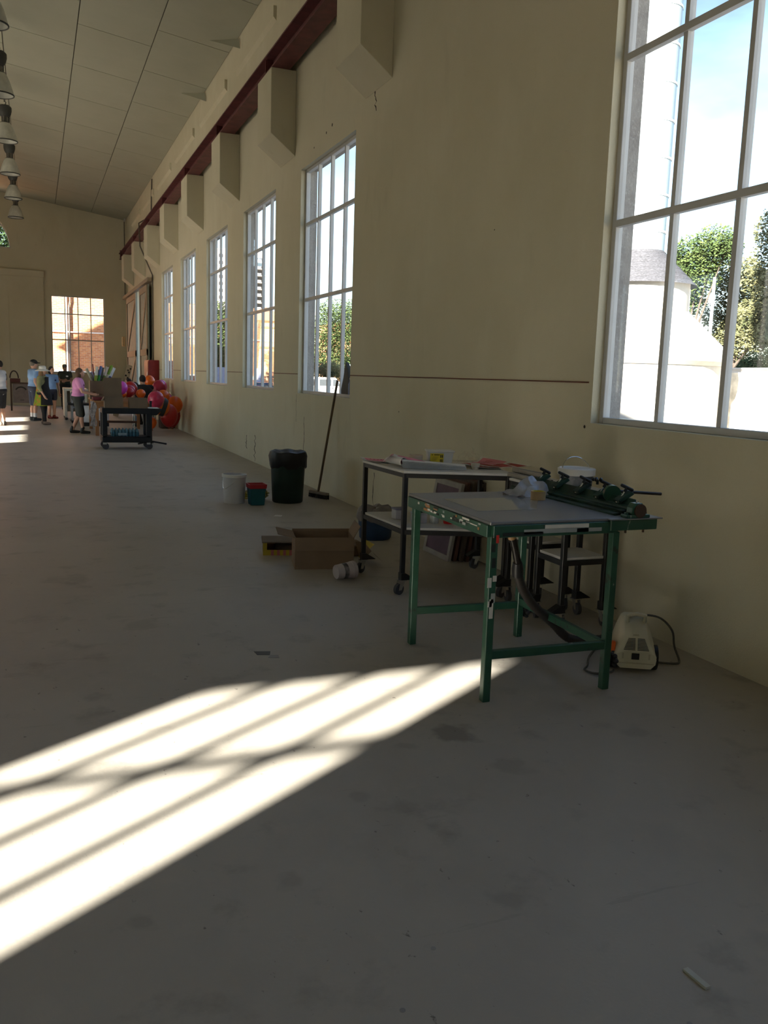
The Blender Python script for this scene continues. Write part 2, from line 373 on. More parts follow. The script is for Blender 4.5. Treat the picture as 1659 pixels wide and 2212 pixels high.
# ---- windows
def window(n, axis, g, u0, u1, z0, z1, inward, cols=4, trans=(2.72, 3.80), mw=0.019):
    """timber window: frame, mullions, transoms, separate panes; g = plane of the glass"""
    D = 0.03
    def bx(mb, a, b, c, d, depth=D, sh=0.0):
        lo, hi = (g - depth + sh * inward, g + depth + sh * inward)
        return mb.box(lo, hi, a, b, c, d) if axis == 'x' else mb.box(a, b, lo, hi, c, d)
    fr = 0.045; mb = MB()
    bx(mb, u0, u0 + fr, z0, z1); bx(mb, u1 - fr, u1, z0, z1); bx(mb, u0 + fr, u1 - fr, z0, z0 + fr); bx(mb, u0 + fr, u1 - fr, z1 - fr, z1)
    w = struct(mb.build('window_%d' % n, FRAME_W, bevel=0.004)); w['_org'] = (0, 0, 0)
    U0, U1, Z0, Z1 = u0 + fr, u1 - fr, z0 + fr, z1 - fr
    cw = (U1 - U0) / cols
    for k in range(1, cols):
        u = U0 + cw * k; bx(MB(), u - mw, u + mw, Z0, Z1, 0.024).build('mullion', FRAME_W, w)
    for z in trans:
        bx(MB(), U0, U1, z - mw - .004, z + mw + .004, 0.022, 0.012).build('transom', FRAME_W, w)
    zz = [Z0] + list(trans) + [Z1]
    for k in range(cols):
        for j in range(len(zz) - 1):
            a, b = U0 + cw * k, U0 + cw * (k + 1)
            mb = MB()
            if axis == 'x': mb.add([(g, a, zz[j]), (g, b, zz[j]), (g, b, zz[j + 1]), (g, a, zz[j + 1])], [(0, 1, 2, 3)])
            else: mb.add([(a, g, zz[j]), (b, g, zz[j]), (b, g, zz[j + 1]), (a, g, zz[j + 1])], [(0, 1, 2, 3)])
            mb.build('pane', GLASS, w)
    return w
nwin = 0
for (a, b) in WIN_Y: nwin += 1; window(nwin, 'x', XR + 0.10, a, b, ZB, ZT, -1)
nwin += 1; window(nwin, 'y', YF + 0.10, END_X[0], END_X[1], 1.38, 4.56, -1, trans=(2.75, 3.82))
nwin += 1; window(nwin, 'y', YN - 0.10, NEAR_X[0], NEAR_X[1], 1.38, 4.56, 1, trans=(2.75, 3.82), mw=0.034)
for (a, b) in LEFT_Y: nwin += 1; window(nwin, 'x', XL - 0.10, a, b, ZB, ZT, 1)
# lunette glazing bars
nwin += 1
mb = MB(); r = 1.56; c = (RIDGE + 0.15, YF + 0.1, 6.31)
mb.tube([(c[0] + (r - 0.03) * math.cos(t * PI / 20), c[1], c[2] + (r - 0.03) * math.sin(t * PI / 20)) for t in range(21)], 0.03, 6)
mb.box(c[0] - r, c[0] + r, c[1] - .03, c[1] + .03, c[2], c[2] + .05)
lun = struct(mb.build('window_%d' % nwin, FRAME_W)); lun['_org'] = (0, 0, 0)
MB().box(c[0] - r, c[0] + r, c[1] - .02, c[1] + .02, c[2] + .85, c[2] + .89).build('transom', FRAME_W, lun)
for t in (0.25, 0.5, 0.75):
    a = t * PI; MB().bar((c[0], c[1], c[2]), (c[0] + r * math.cos(a), c[1], c[2] + r * math.sin(a)), 0.04).build('mullion', FRAME_W, lun)

# ---- corbels, upper recess ledges, crane beam, dado line
for k in range(9):
    y0 = 5.53 + 3.87 * k
    MB().prism([(XR, 4.84), (3.32, 5.13), (3.32, 6.04), (XR, 6.04)], 'y', y0, y0 + 0.84).build('corbel', PLASTER, wall_right, bevel=0.006)
for k in range(8):
    y0 = 6.75 + 3.87 * k
    MB().prism([(XR, 7.36), (XR - 0.05, 7.36), (XR - 0.05, 7.20), (XR, 7.14)], 'y', y0, y0 + 2.95).build('wall_ledge', PLASTER, wall_right)
beam = thing('crane_beam', 'long maroon steel crane beam running along the wall on cream corbels', 'beam', (3.46, 18, 6.04))
ya, yb = YN + 0.1, 38.4
MB().box(3.33, 3.60, ya, yb, 6.04, 6.062).build('bottom_flange', MAROON, beam)
MB().box(3.452, 3.478, ya, yb, 6.062, 6.258).build('web', MAROON, beam)
MB().box(3.31, 3.62, ya, yb, 6.258, 6.282).build('top_flange', MAROON, beam)
MB().prism([(3.44, 6.282), (3.49, 6.282), (3.475, 6.30), (3.487, 6.33), (3.443, 6.33), (3.455, 6.30)], 'y', ya, yb).build('rail', mat('rusty rail', (0.10, 0.05, 0.045), 0.6, 0.4), beam)
for k in range(9):
    y0 = 5.53 + 3.87 * k + 0.42
    MB().box(3.335, 3.452, y0 - 0.012, y0 + 0.012, 6.062, 6.258).build('stiffener', MAROON, beam)
MB().box(3.36, 3.56, yb, yb + 0.06, 6.04, 6.42).build('end_stop', MAROON, beam)
struct(MB().box(3.688, 3.70, 5.36, 10.52, 1.624, 1.634).build('trim_1', mat('brown string line', (0.16, 0.06, 0.04), 0.8)))
for k in range(4):
    struct(MB().box(3.69, 3.70, 12.96 + 3.85 * k, 14.37 + 3.85 * k, 1.624, 1.634).build('trim_%d' % (k + 2), MATS['brown string line']))
struct(MB().box(3.69, 3.70, 28.36, 32.2, 1.624, 1.634).build('trim_6', MATS['brown string line']))
# cracks and knocks in the plaster
CRACK = mat('dark crack', (0.05, 0.04, 0.03), 0.95)
def crack(pts, w):
    mb = MB(); x = XR - 0.0015
    for i in range(len(pts) - 1):
        (y1, z1), (y2, z2) = pts[i], pts[i + 1]; wa = w * (0.5 + random.random()); wb = w * (0.5 + random.random())
        mb.add([(x, y1 - wa, z1), (x, y1 + wa, z1), (x, y2 + wb, z2), (x, y2 - wb, z2)], [(0, 1, 2, 3)])
    return mb
def jag(y, z0, z1, n, a):
    return [(y + (random.random() - .5) * a, z0 + (z1 - z0) * i / n) for i in range(n + 1)]
for (y, z0, z1, a, w) in ((15.75, 0.02, 0.5, 0.22, 0.02), (12.57, 0.2, 1.0, 0.05, 0.008), (16.4, 0.2, 0.45, 0.1, 0.02), (9.9, 4.62, 4.85, 0.08, 0.012), (13.0, 0.9, 1.32, 0.04, 0.006), (11.9, 6.6, 7.2, 0.05, 0.01), (9.6, 0.05, 0.5, 0.06, 0.008)):
    crack(jag(y, z0, z1, 9, a), w).build('crack', CRACK, wall_right)
for (y, z, r) in ((5.38, 1.31, 0.012), (8.9, 1.25, 0.008), (11.5, 4.86, 0.022), (11.75, 4.82, 0.018), (12.3, 4.75, 0.014), (6.9, 2.9, 0.006)):
    MB().cyl((XR - 0.001, y, z), (XR + 0.003, y, z), r, n=10).build('drill_hole', CRACK, wall_right)
# portal around the far doorway
mb = MB(); P0, P1 = -5.4, 0.40
mb.box(P0, FAR_DOOR[0] - 0.0, YF - 0.14, YF, 0, 5.22); mb.box(FAR_DOOR[1], P1, YF - 0.14, YF, 0, 5.22); mb.box(FAR_DOOR[0], FAR_DOOR[1], YF - 0.14, YF, FAR_DOOR[3], 5.22)
struct(mb.build('trim_7', PLASTER, weld=False))
struct(MB().box(P0 - 0.04, P1 + 0.04, YF - 0.20, YF, 5.22, 5.49).build('trim_8', PLASTER, bevel=0.02))
for x in (FAR_DOOR[1] + 0.12, FAR_DOOR[0] - 0.42):
    struct(MB().box(x, x + 0.30, YF - 0.20, YF - 0.14, 0, 4.52).build('trim_9' if x > -2 else 'trim_10', PLASTER))
struct(MB().box(END_X[0] - 0.05, XR, YF - 0.012, YF, 1.30, 1.335).build('trim_11', PLASTER))

# ---- sliding timber doors, far end of the right wall
DOOR_T = mat('brown door timber', (0.30, 0.235, 0.17), 0.7, var=0.15, scale=3, stretch=(1, 8, 1))
DOOR_B = mat('pale green door edge', (0.27, 0.31, 0.28), 0.7)
def leaf(n, y0, y1):
    x0, x1 = XR - 0.16, XR - 0.10
    d = struct(MB().box(x0 + 0.03, x1, y0, y1, 0.03, 4.45).build('door_%d' % n, DOOR_B)); d['_org'] = (0, 0, 0)
    nb = 8; w = (y1 - y0) / nb
    for k in range(nb): MB().box(x0 + 0.015, x0 + 0.03, y0 + w * k + 0.006, y0 + w * (k + 1) - 0.006, 0.05, 4.43).build('board', DOOR_B, d)
    for (a, b) in ((0.05, 0.25), (2.1, 2.32), (4.22, 4.43)): MB().box(x0 - 0.02, x0 + 0.015, y0, y1, a, b).build('rail', DOOR_T, d)
    for y in (y0, y1 - 0.16): MB().box(x0 - 0.02, x0 + 0.015, y, y + 0.16, 0.25, 4.22).build('stile', DOOR_T, d)
    for (za, zb) in ((0.3, 2.1), (2.32, 4.2)): MB().bar((x0 - 0.002, y0 + 0.2, zb), (x0 - 0.002, y1 - 0.2, za), 0.03, 0.16).build('brace', DOOR_T, d)
leaf(1, 30.75, 33.0); leaf(2, 34.35, 37.8)
struct(MB().box(XR - 0.2, XR - 0.06, 30.3, 39.2, 4.50, 4.62).build('trim_12', DOOR_T))
struct(MB().box(XR - 0.06, XR + 0.02, 33.3, 33.5, 0, 4.5).build('trim_13', mat('blue grey post', (0.26, 0.33, 0.42), 0.5)))

# ---- conduits
PIPE = mat('dark conduit', (0.12, 0.10, 0.08), 0.6)
tag(MB().tube([(3.66, 30.2, 7.7), (3.66, 30.35, 7.2), (3.665, 30.5, 6.6), (3.28, 30.6, 6.35), (3.29, 30.4, 5.6), (3.67, 30.35, 4.7), (3.67, 30.35, 0.02)], 0.022, 8).build('wall_conduit', PIPE, smooth=True), 'dark conduit pipe running down the wall beside the red cabinet', 'conduit')
tag(MB().tube([(3.62, 39.3, 7.75), (3.62, 39.3, 4.9), (3.62, 39.3, 4.66)], 0.02, 8).build('corner_conduit', PIPE), 'thin dark conduit dropping from the ceiling in the far corner', 'conduit')
tag(MB().box(3.60, 3.66, 39.1, 39.3, 7.70, 7.80).build('junction_box', FRAME_W), 'small white junction box at the ceiling in the far corner', 'box')
WHITE_L = mat('white plastic', (0.75, 0.74, 0.72), 0.4, var=0.05)
# ================================================================== OUTSIDE
GROUND = layered('pale forecourt', (0.55, 0.50, 0.43), [((0.42, 0.38, 0.32), 0.4, 0.45, 0.7, (1, 1, 1), 0.6)], rough=0.9, bump=0.1, bscale=20)
GRASS = layered('rough grass', (0.28, 0.30, 0.10), [((0.42, 0.38, 0.16), 0.8, 0.45, 0.7, (1, 1, 1), 0.7)], rough=0.95, bump=0.4, bscale=12)
g = MB().add([(-300, -300, -0.21), (600, -300, -0.21), (600, 700, -0.21), (-300, 700, -0.21)], [(0, 1, 2, 3)]).build('ground', GROUND); struct(g)
tag(MB().add([(18, 63.5, -0.205), (37, 63.5, -0.205), (37, 76, -0.205), (18, 76, -0.205)], [(0, 1, 2, 3)]).build('grass_verge', GRASS), 'rough green grass verge behind the white parked van', 'grass')
bpy.data.objects['grass_verge']['kind'] = 'stuff'
# brick building facing the far wall
bb = thing('brick_building', 'orange brick building close behind the far gable window, half in shadow', 'building', (4, 47.2, -0.2))
MB().box(-14, 4.9, 47.2, 54, -0.2, 6.3).build('wall', BRICK_F, bb)
PW = mat('white drainpipe', (0.72, 0.70, 0.66), 0.5); PD = mat('dark drainpipe', (0.10, 0.09, 0.08), 0.5)
MB().cyl((1.52, 47.14, -0.2), (1.52, 47.14, 6.2), 0.045).build('drainpipe', PW, bb, smooth=True)
MB().tube([(1.70, 47.12, 6.2), (1.70, 47.12, 4.9), (1.64, 47.12, 4.6), (1.64, 47.12, -0.2)], 0.04).build('drainpipe', PD, bb, smooth=True)
MB().cyl((-6, 47.13, 3.36), (4.8, 47.13, 3.36), 0.03).build('service_pipe', PW, bb, smooth=True)
MB().box(-14, 4.95, 47.16, 47.25, 1.25, 1.45).build('sill_course', mat('pale stone', (0.66, 0.63, 0.56), 0.8), bb)
# brick buildings beyond the long wall
def brick_block(label, x0, x1, y0, z1, depth, bands, roof):
    t = thing('brick_building', label, 'building', ((x0 + x1) / 2, y0, -0.2))
    MB().box(x0, x1, y0, y0 + depth, -0.2, z1).build('wall', BRICK_F, t)
    for z in bands: MB().box(x0 - 0.03, x1 + 0.03, y0 - 0.05, y0 + depth, z - 0.05, z + 0.05).build('string_course', mat('dark brick band', (0.12, 0.07, 0.05), 0.9), t)
    if roof: MB().prism([(x0 - 0.3, z1), (x1 + 0.3, z1), ((x0 + x1) / 2, z1 + roof)], 'y', y0 - 0.2, y0 + depth + 0.2).build('roof', mat('brown roof tile', (0.24, 0.12, 0.08), 0.9), t)
    return t
brick_block('flat topped red brick building seen through the two farthest tall windows', 6.9, 10.2, 58, 5.9, 12, (1.0, 3.1, 4.5), 0)
b3 = brick_block('broad brick building standing in front of the apartment tower', 13.2, 16.4, 60, 5.2, 10, (1.4, 3.4, 4.75), 0.9)
CABLE = mat('black cable', (0.02, 0.02, 0.02), 0.7)
MB().cyl((13.9, 59.9, 0), (14.3, 59.9, 5.6), 0.05).build('downpipe', CABLE, b3)
MB().cyl((13.45, 59.9, 0), (13.7, 59.9, 2.6), 0.04).build('downpipe', CABLE, b3)
brick_block('narrow orange brick block half hidden among green trees', 26.9, 29.6, 81, 6.6, 6, (), 0)
tag(MB().box(9.6, 12.6, 52, 52.4, -0.2, 1.9).build('boundary_wall', mat('blue grey render', (0.30, 0.33, 0.46), 0.8), bevel=0.02), 'plain blue grey boundary wall below the dark green tree', 'wall')
# apartment tower far off
tw = thing('apartment_tower', 'tall white apartment tower with stacked balconies far beyond the brick building', 'building', (84, 392, 0))
TW = mat('tower white', (0.42, 0.39, 0.35), 0.8, var=0.05); TD = mat('tower shade glass', (0.06, 0.06, 0.07), 0.4)
MB().box(74.5, 79.5, 392, 410, 0, 54).build('wall', TW, tw); MB().box(79.5, 97, 396, 412, 0, 52.5).build('wall', TD, tw)
MB().box(88.5, 91.5, 393, 396, 0, 51).build('lift_shaft', TW, tw)
MB().box(76, 96, 396, 410, 52.5, 55.5).build('roof_room', TW, tw)
for k in range(17):
    z = 3 + 2.95 * k
    for (xa, xb) in ((79.5, 88.5), (91.5, 97)):
        b = MB().box(xa, xb, 392.3, 396.1, z, z + 0.35).build('balcony', TW, tw)
        MB().box(xa + 0.4, xb - 2.4, 392.3, 392.5, z + 0.35, z + 1.25).build('parapet', TW, b)
    MB().box(75.6, 77.4, 391.9, 392.05, z + 0.9, z + 2.3).build('window', TD, tw)
# white round tower by the near window
STUC = mat('white stucco', (0.36, 0.34, 0.31), 0.85, var=0.04); SLATE = mat('pale roof slate', (0.05, 0.05, 0.058), 0.8, var=0.4, scale=14, stretch=(1, 1, 3))
st = thing('round_tower', 'white round tower with slate cone roof and tall metal flue by the near window', 'tower', (20.6, 27.0, -0.2))
C0 = (20.6, 27.0, 0)
def rnd(prof): return MB().lathe(prof, C0, 32)
rnd([(3.0, -0.2), (3.0, 2.35), (0, 2.35)]).build('base_drum', STUC, st, smooth=True)
rnd([(3.05, 2.35), (3.22, 2.5), (3.22, 2.9), (3.1, 2.95), (0, 2.96)]).build('band', STUC, st, smooth=True)
rnd([(3.1, 2.95), (1.75, 4.25), (0, 4.25)]).build('skirt_roof', STUC, st, smooth=True)
rnd([(1.72, 4.2), (1.72, 5.25), (0, 5.25)]).build('upper_drum', STUC, st, smooth=True)
mb = MB()
for k in range(7): mb.lathe([(1.95 - 0.19 * k, 5.16 + 0.19 * k), (1.93 - 0.19 * k, 5.20 + 0.19 * k), (1.72 - 0.19 * k, 5.38 + 0.19 * k)], C0, 32)
mb.build('cone_roof', SLATE, st, smooth=True)
fl = rnd([(0.72, 6.2), (0.72, 22), (0, 22)]).build('flue', mat('bright zinc', (0.22, 0.27, 0.29), 0.4, 0.2, var=0.04), st, smooth=True)
for k in range(12): rnd([(0.735, 7 + 1.25 * k), (0.745, 7.04 + 1.25 * k), (0.735, 7.08 + 1.25 * k)]).build('seam_band', mat('zinc seam', (0.45, 0.46, 0.48), 0.5), fl)
# walls and sheds in the yard
def bx_thing(name, label, cat, x0, x1, y0, y1, z0, z1, m, cap=0.0):
    t = thing(name, label, cat, ((x0 + x1) / 2, (y0 + y1) / 2, z0))
    MB().box(x0, x1, y0, y1, z0, z1).build('body', m, t, bevel=0.01)
    if cap: MB().box(x0 - 0.05, x1 + 0.05, y0 - 0.05, y1 + 0.05, z1, z1 + cap).build('coping', STUC, t, bevel=0.01)
    return t
bx_thing('yard_wall', 'low white yard wall beyond the round tower', 'wall', 25.6, 25.9, 16.0, 30.0, -0.2, 1.45, STUC, 0.08)
bx_thing('concrete_tank', 'white square concrete tank beside the round tower', 'tank', 24.2, 25.4, 23.2, 29.4, -0.2, 2.2, mat('stained white concrete', (0.66, 0.63, 0.56), 0.85, var=0.25, scale=3))
bx_thing('brick_pier', 'pale brick pier at the edge of the yard wall', 'pier', 21.2, 21.6, 19.6, 20.3, -0.2, 1.75, mat('pale orange brick', (0.62, 0.42, 0.30), 0.9, var=0.2, scale=12))
bx_thing('white_shed', 'long white shed under the trees beyond the yard', 'shed', 33, 36, 28, 37.5, -0.2, 2.55, STUC, 0.1)
POLE = mat('white pole', (0.78, 0.78, 0.80), 0.5)
for (x, y, h, lab) in ((36, 40.6, 7.8, 'tall white pole standing in for a window reflection, the one nearer the yard tank'), (38, 45.0, 7.9, 'tall white pole standing in for a window reflection, the one nearer the round tower')):  # solid white poles stand in for two pale reflections in the window glass
    t = thing('reflection_pole', lab, 'reflection pole', (x, y, -0.2)); MB().cyl((x, y, -0.2), (x, y, h), 0.11, 0.08).build('pole', POLE, t, smooth=True); MB().box(x - .2, x + .2, y - .2, y + .2, -.2, 0.0).build('base', POLE, t)
lp = thing('garden_lamp', 'small white globe lamp post on the grass behind the van', 'lamp post', (22.3, 64, -0.2))
MB().cyl((22.3, 64, -0.2), (22.3, 64, 2.1), 0.05).build('post', POLE, lp, smooth=True); MB().ball((22.3, 64, 2.3), 0.24).build('globe', POLE, lp, smooth=True)
# trees
def leaf_mat(n, a, b): return mat(n, a, 0.75, var=0.25, scale=1.3, rgb2=b, spec=0.2)
LM = [leaf_mat('leaf green', (0.028, 0.055, 0.018), (0.085, 0.115, 0.035)), leaf_mat('leaf olive', (0.06, 0.07, 0.03), (0.16, 0.155, 0.075)), leaf_mat('leaf dark', (0.015, 0.035, 0.012), (0.05, 0.09, 0.03))]
BARK = mat('grey bark', (0.07, 0.055, 0.045), 0.95, var=0.3, scale=5)
def tree(label, x, y, h, blobs, lm, n, size, group=None):
    t = thing('tree', label, 'tree', (x, y, -0.2), group)
    mb = MB(); mb.tube([(x, y, -0.2), (x + 0.1, y, h * 0.3), (x, y + 0.15, h * 0.6)], [0.28, 0.2, 0.1], 8); mb.build('trunk', BARK, t, smooth=True)
    mb = MB()
    for (bx_, by_, bz_, r) in blobs: mb.tube([(x, y, h * 0.28), (x + bx_ * .5, y + by_ * .5, h * 0.3 + (bz_ - h * .3) * .5), (x + bx_, y + by_, bz_)], [0.12, 0.07, 0.02], 6)
    mb.build('branches', BARK, t)
    V = []; Fc = []
    tot = sum(b[3] ** 2 for b in blobs)
    for (bx_, by_, bz_, r) in blobs:
        for _ in range(int(n * r * r / tot)):
            d = Vector((random.gauss(0, 1), random.gauss(0, 1), random.gauss(0, 0.75))).normalized() * r * (random.random() ** .4) * 1.05
            c = Vector((x + bx_, y + by_, bz_)) + d
            a = Vector((random.gauss(0, 1), random.gauss(0, 1), random.gauss(0, 1))).normalized(); b = a.orthogonal().normalized(); s = size * (0.6 + 0.8 * random.random())
            i = len(V); V += [c - a * s, c + b * s * 0.55, c + a * s, c - b * s * 0.55]; Fc.append((i, i + 1, i + 2, i + 3))
    m2 = MB(); m2.add(V, Fc); o = m2.build('foliage', lm, t, kind='stuff')
    return t
def blobs(n, w, z0, z1, r0, r1):
    return [((random.random() - .5) * 2 * w, (random.random() - .5) * 2 * w, z0 + (z1 - z0) * random.random(), r0 + (r1 - r0) * random.random()) for _ in range(n)]
tree('tall dark green pine with flat layered crown behind the round tower', 41, 48.6, 10.5, [(0, 0.3, 10.3, 1.3), (0.2, -2.0, 10.6, 1.5), (0, 1.6, 8.8, 1.4), (0, -0.8, 9.0, 1.5), (0.4, 0.4, 7.4, 1.2), (0, 2.3, 9.9, 0.9), (0, -3.2, 10.4, 1.0)], LM[0], 18720, 0.105)
tree('broad olive gum tree behind the two white reflection poles', 46, 49.5, 9.9, [(0, 0, 9.0, 1.8), (0, 1.2, 6.6, 1.4), (0.3, -1.4, 6.9, 1.7), (0, -0.2, 5.2, 1.6), (0, -2.6, 5.5, 1.4), (0, 1.6, 4.2, 1.3)], LM[1], 21600, 0.105)
tree('large olive gum tree nearest the yard, filling the corner of the near window', 40, 39.6, 11.5, [(0, 0, 10.4, 1.8), (0, -1.8, 9.5, 1.8), (0, 0.9, 8.2, 1.7), (0, -0.8, 7.0, 2.0), (0, 1.2, 5.6, 1.6), (0, -0.9, 4.6, 1.8), (0, -3.0, 6.5, 2.0), (0, -3.4, 11, 1.6)], LM[1], 28800, 0.112)
tree('dark low evergreen under the gum trees behind the white shed', 52, 54.5, 4.6, blobs(6, 1.6, 2.2, 4.2, 1.0, 1.5), LM[2], 12960, 0.093)
tree('small rounded bright shrub beside the white reflection poles', 36.5, 44.6, 2.6, [(0, 0, 2.2, 1.0), (0, 0.8, 1.6, 0.8), (0, -0.7, 1.5, 0.8)], LM[0], 5400, 0.074)
tree('leafy green tree on the grass, the one straight behind the parked van', 23.2, 71, 7.6, [(0, 0, 6.6, 1.4), (-0.8, 0, 4.8, 1.6), (1.1, 0, 5.0, 1.6), (0, 0, 3.0, 1.9), (-1.3, 0, 2.1, 1.3), (1.7, 0, 2.6, 1.5)], LM[0], 18720, 0.081)
tree('taller green tree with bare twigs in front of the narrow brick block', 26.6, 75.5, 8.2, [(0, 0, 7.2, 1.3), (1.0, 0, 6.0, 1.3), (-0.5, 0, 5.5, 1.1), (1.1, 0, 2.8, 1.3), (-0.4, 0, 2.3, 1.1), (2.1, 0, 4.2, 1.2)], LM[0], 10800, 0.081)
tree('grey green bush at the foot of the trees behind the van', 21.3, 65, 2.4, blobs(4, 0.8, 1.0, 2.0, 0.6, 0.9), LM[1], 5400, 0.062)
tree('dark green tree between the brick buildings below the tower', 11.0, 56.2, 6.0, [(0, 0, 5.0, 1.0), (0.4, 0, 3.8, 1.1), (-0.5, 0, 2.9, 1.1), (0.5, 0, 2.2, 1.0)], LM[0], 10800, 0.081)
tree('dark narrow cypress beyond the far gable, seen through the arched light', -1.3, 58, 10.5, [(0, 0, 9.6, .8), (0, 0, 8.6, 1.0), (.1, 0, 7.4, 1.1), (0, 0, 6.0, 1.1), (0, 0, 4.5, 1.1), (0, 0, 3, 1.1)], LM[2], 7500, 0.1)
# cars
def car(label, x, y, L, H, paint, van=True):
    t = thing('car', label, 'car', (x, y, -0.2)); z = -0.2; W = 1.75
    xs = lambda u: x - L / 2 + u * L
    prof = [(xs(0), z + .38), (xs(0.01), z + .95), (xs(0.03), z + H * .97), (xs(.12), z + H), (xs(.62), z + H), (xs(.76), z + 1.05), (xs(.97), z + .92), (xs(1), z + .6), (xs(.99), z + .36)] if van else \
           [(xs(0), z + .38), (xs(0.02), z + .9), (xs(.14), z + .98), (xs(.28), z + H), (xs(.58), z + H), (xs(.74), z + .95), (xs(.97), z + .82), (xs(1), z + .55), (xs(.99), z + .36)]
    MB().prism(prof, 'y', y, y + W).build('body', paint, t, bevel=0.06, seg=2, smooth=True)
    DG = mat('car glass', (0.06, 0.07, 0.08), 0.1)
    zb = z + 1.08 if van else z + 1.0
    for (a, b) in (((.05, .32), (.36, .55), (.58, .70)) if van else ((.26, .42), (.44, .64))):
        top = z + H - 0.14
        pl = [(xs(a), zb), (xs(b), zb), (xs(b if b < .6 else b - .05), top), (xs(a), top)]
        MB().prism(pl, 'y', y - 0.012, y + 0.02).build('side_window', DG, t)
    for u in (.17, .80):
        c = (xs(u), y + 0.02, z + .36)
        MB().tube([(c[0], y - 0.03, c[2]), (c[0], y + 0.01, c[2])], [.46, .46], 20).build('wheel_arch', mat('arch trim', (.16, .13, .11), .8), t)
        w = MB().tube([(c[0], y - 0.06, c[2]), (c[0], y + 0.2, c[2])], [.355, .355], 20).build('wheel', mat('tyre', (.03, .03, .03), .9), t)
        MB().tube([(c[0], y - 0.075, c[2]), (c[0], y, c[2])], [.21, .23], 16).build('hubcap', mat('hub', (.5, .47, .44), .4, .6), w)
    MB().box(xs(.555), xs(.585), y - .03, y, z + .92, z + .96).build('door_handle', DG, t)
    return t
car('white van with dark windows parked outside the nearest narrow window', 19.4, 60, 4.6, 1.68, mat('white car paint', (0.55, 0.54, 0.52), 0.3, var=0.02))
car('dark blue car parked in front of the brick building', 11.3, 45, 3.6, 1.35, mat('dark car paint', (0.03, 0.04, 0.07), 0.25), False)
# ================================================================== PENDANT LAMPS
LAMP_H = mat('dark cast housing', (0.07, 0.07, 0.065), 0.55, 0.3); LAMP_S = mat('milky acrylic shade', (0.62, 0.61, 0.55), 0.3, var=0.08, scale=9)
LAMP_N = mat('grey metal collar', (0.20, 0.19, 0.17), 0.5, 0.5)
def pendant(x, y, z):
    t = thing('pendant_lamp', 'bell shaped high bay pendant lamp hanging in the long row from the ceiling', 'lamp', (x, y, z), 'high bay lamps in a row')
    c = (x, y, z)
    sh = MB().lathe([(0.262, 0.0), (0.258, 0.03), (0.235, 0.12), (0.20, 0.24), (0.155, 0.34), (0.115, 0.40), (0.11, 0.40), (0.15, 0.33), (0.192, 0.235), (0.228, 0.12), (0.25, 0.03), (0.25, 0.0), (0.262, 0.0)], c, 28).build('shade', LAMP_S, t, smooth=True)
    MB().lathe([(0.255, -0.012), (0.27, -0.006), (0.27, 0.012), (0.255, 0.016), (0.248, 0.0), (0.255, -0.012)], c, 28).build('rim', LAMP_H, sh, smooth=True)
    MB().lathe([(0.0, 0.38), (0.11, 0.38), (0.115, 0.41), (0.07, 0.44), (0.06, 0.55), (0.0, 0.55)], c, 16).build('collar', LAMP_N, t, smooth=True)
    for a in range(3):
        an = a * 2.1 + 0.4; MB().cyl((x + .085 * math.cos(an), y + .085 * math.sin(an), z + .40), (x + .085 * math.cos(an), y + .085 * math.sin(an), z + .58), 0.012, n=6).build('strut', LAMP_H, t)
    MB().lathe([(0.0, 0.55), (0.10, 0.55), (0.13, 0.60), (0.15, 0.68), (0.15, 0.76), (0.11, 0.80), (0.0, 0.80)], c, 18).build('gear_housing', LAMP_H, t, smooth=True)
    MB().tube([(x, y, z + .80), (x + .03, y, z + .86), (x, y, z + .90)], 0.012, 6).build('hook', LAMP_H, t)
    for dx in (-0.035, 0.03): MB().tube([(x + dx * .3, y, z + .88), (x + dx, y, cz(x) + 0.01)], 0.008, 6).build('cable', LAMP_H, t)
    return t
L0 = pendant(-0.5, 35.1, 6.85)
for k in range(1, 9): dup(L0, (-0.5, 35.1 - 3.85 * k, 6.85))

# ================================================================== FOREGROUND
GREEN = layered('chipped green enamel', (0.018, 0.075, 0.045), [((0.035, 0.11, 0.07), 6, 0.45, 0.7, (1, 1, 1), 0.7), ((0.02, 0.02, 0.018), 9, 0.60, 0.66, (1, 1, 1), 0.8), ((0.55, 0.52, 0.45), 22, 0.70, 0.73, (1, 1, 0.3), 0.9)], rough=0.4, bump=0.05, spec=0.5)
GTOP = mat('grey laminate bed', (0.19, 0.19, 0.20), 0.28, var=0.10, scale=2.5, spec=0.5)
BLACK = mat('black painted steel', (0.016, 0.015, 0.015), 0.45, var=0.3)
WBOARD = mat('white melamine', (0.62, 0.60, 0.56), 0.4, var=0.06, scale=3)
CHROME = mat('chrome', (0.75, 0.77, 0.80), 0.15, 1.0, var=0.03)
RUBBER = mat('grey rubber', (0.07, 0.07, 0.08), 0.7); KNOB = mat('black plastic', (0.018, 0.018, 0.02), 0.4)
DGREEN = layered('grimy dark green', (0.016, 0.05, 0.034), [((0.012, 0.013, 0.012), 5, 0.45, 0.65, (1, 1, 1), 0.85), ((0.12, 0.10, 0.08), 20, 0.66, 0.72, (1, 1, 1), 0.7)], rough=0.5, bump=0.08)
PAINTM = {c: mat('paint smear ' + n, c, 0.6) for n, c in (('white', (0.62, 0.60, 0.55)), ('red', (0.55, 0.03, 0.02)), ('brown', (0.30, 0.15, 0.06)), ('grey', (0.32, 0.34, 0.33)), ('black', (0.015, 0.018, 0.016)))}
pw, pr, pb, pg, pk = list(PAINTM.values())
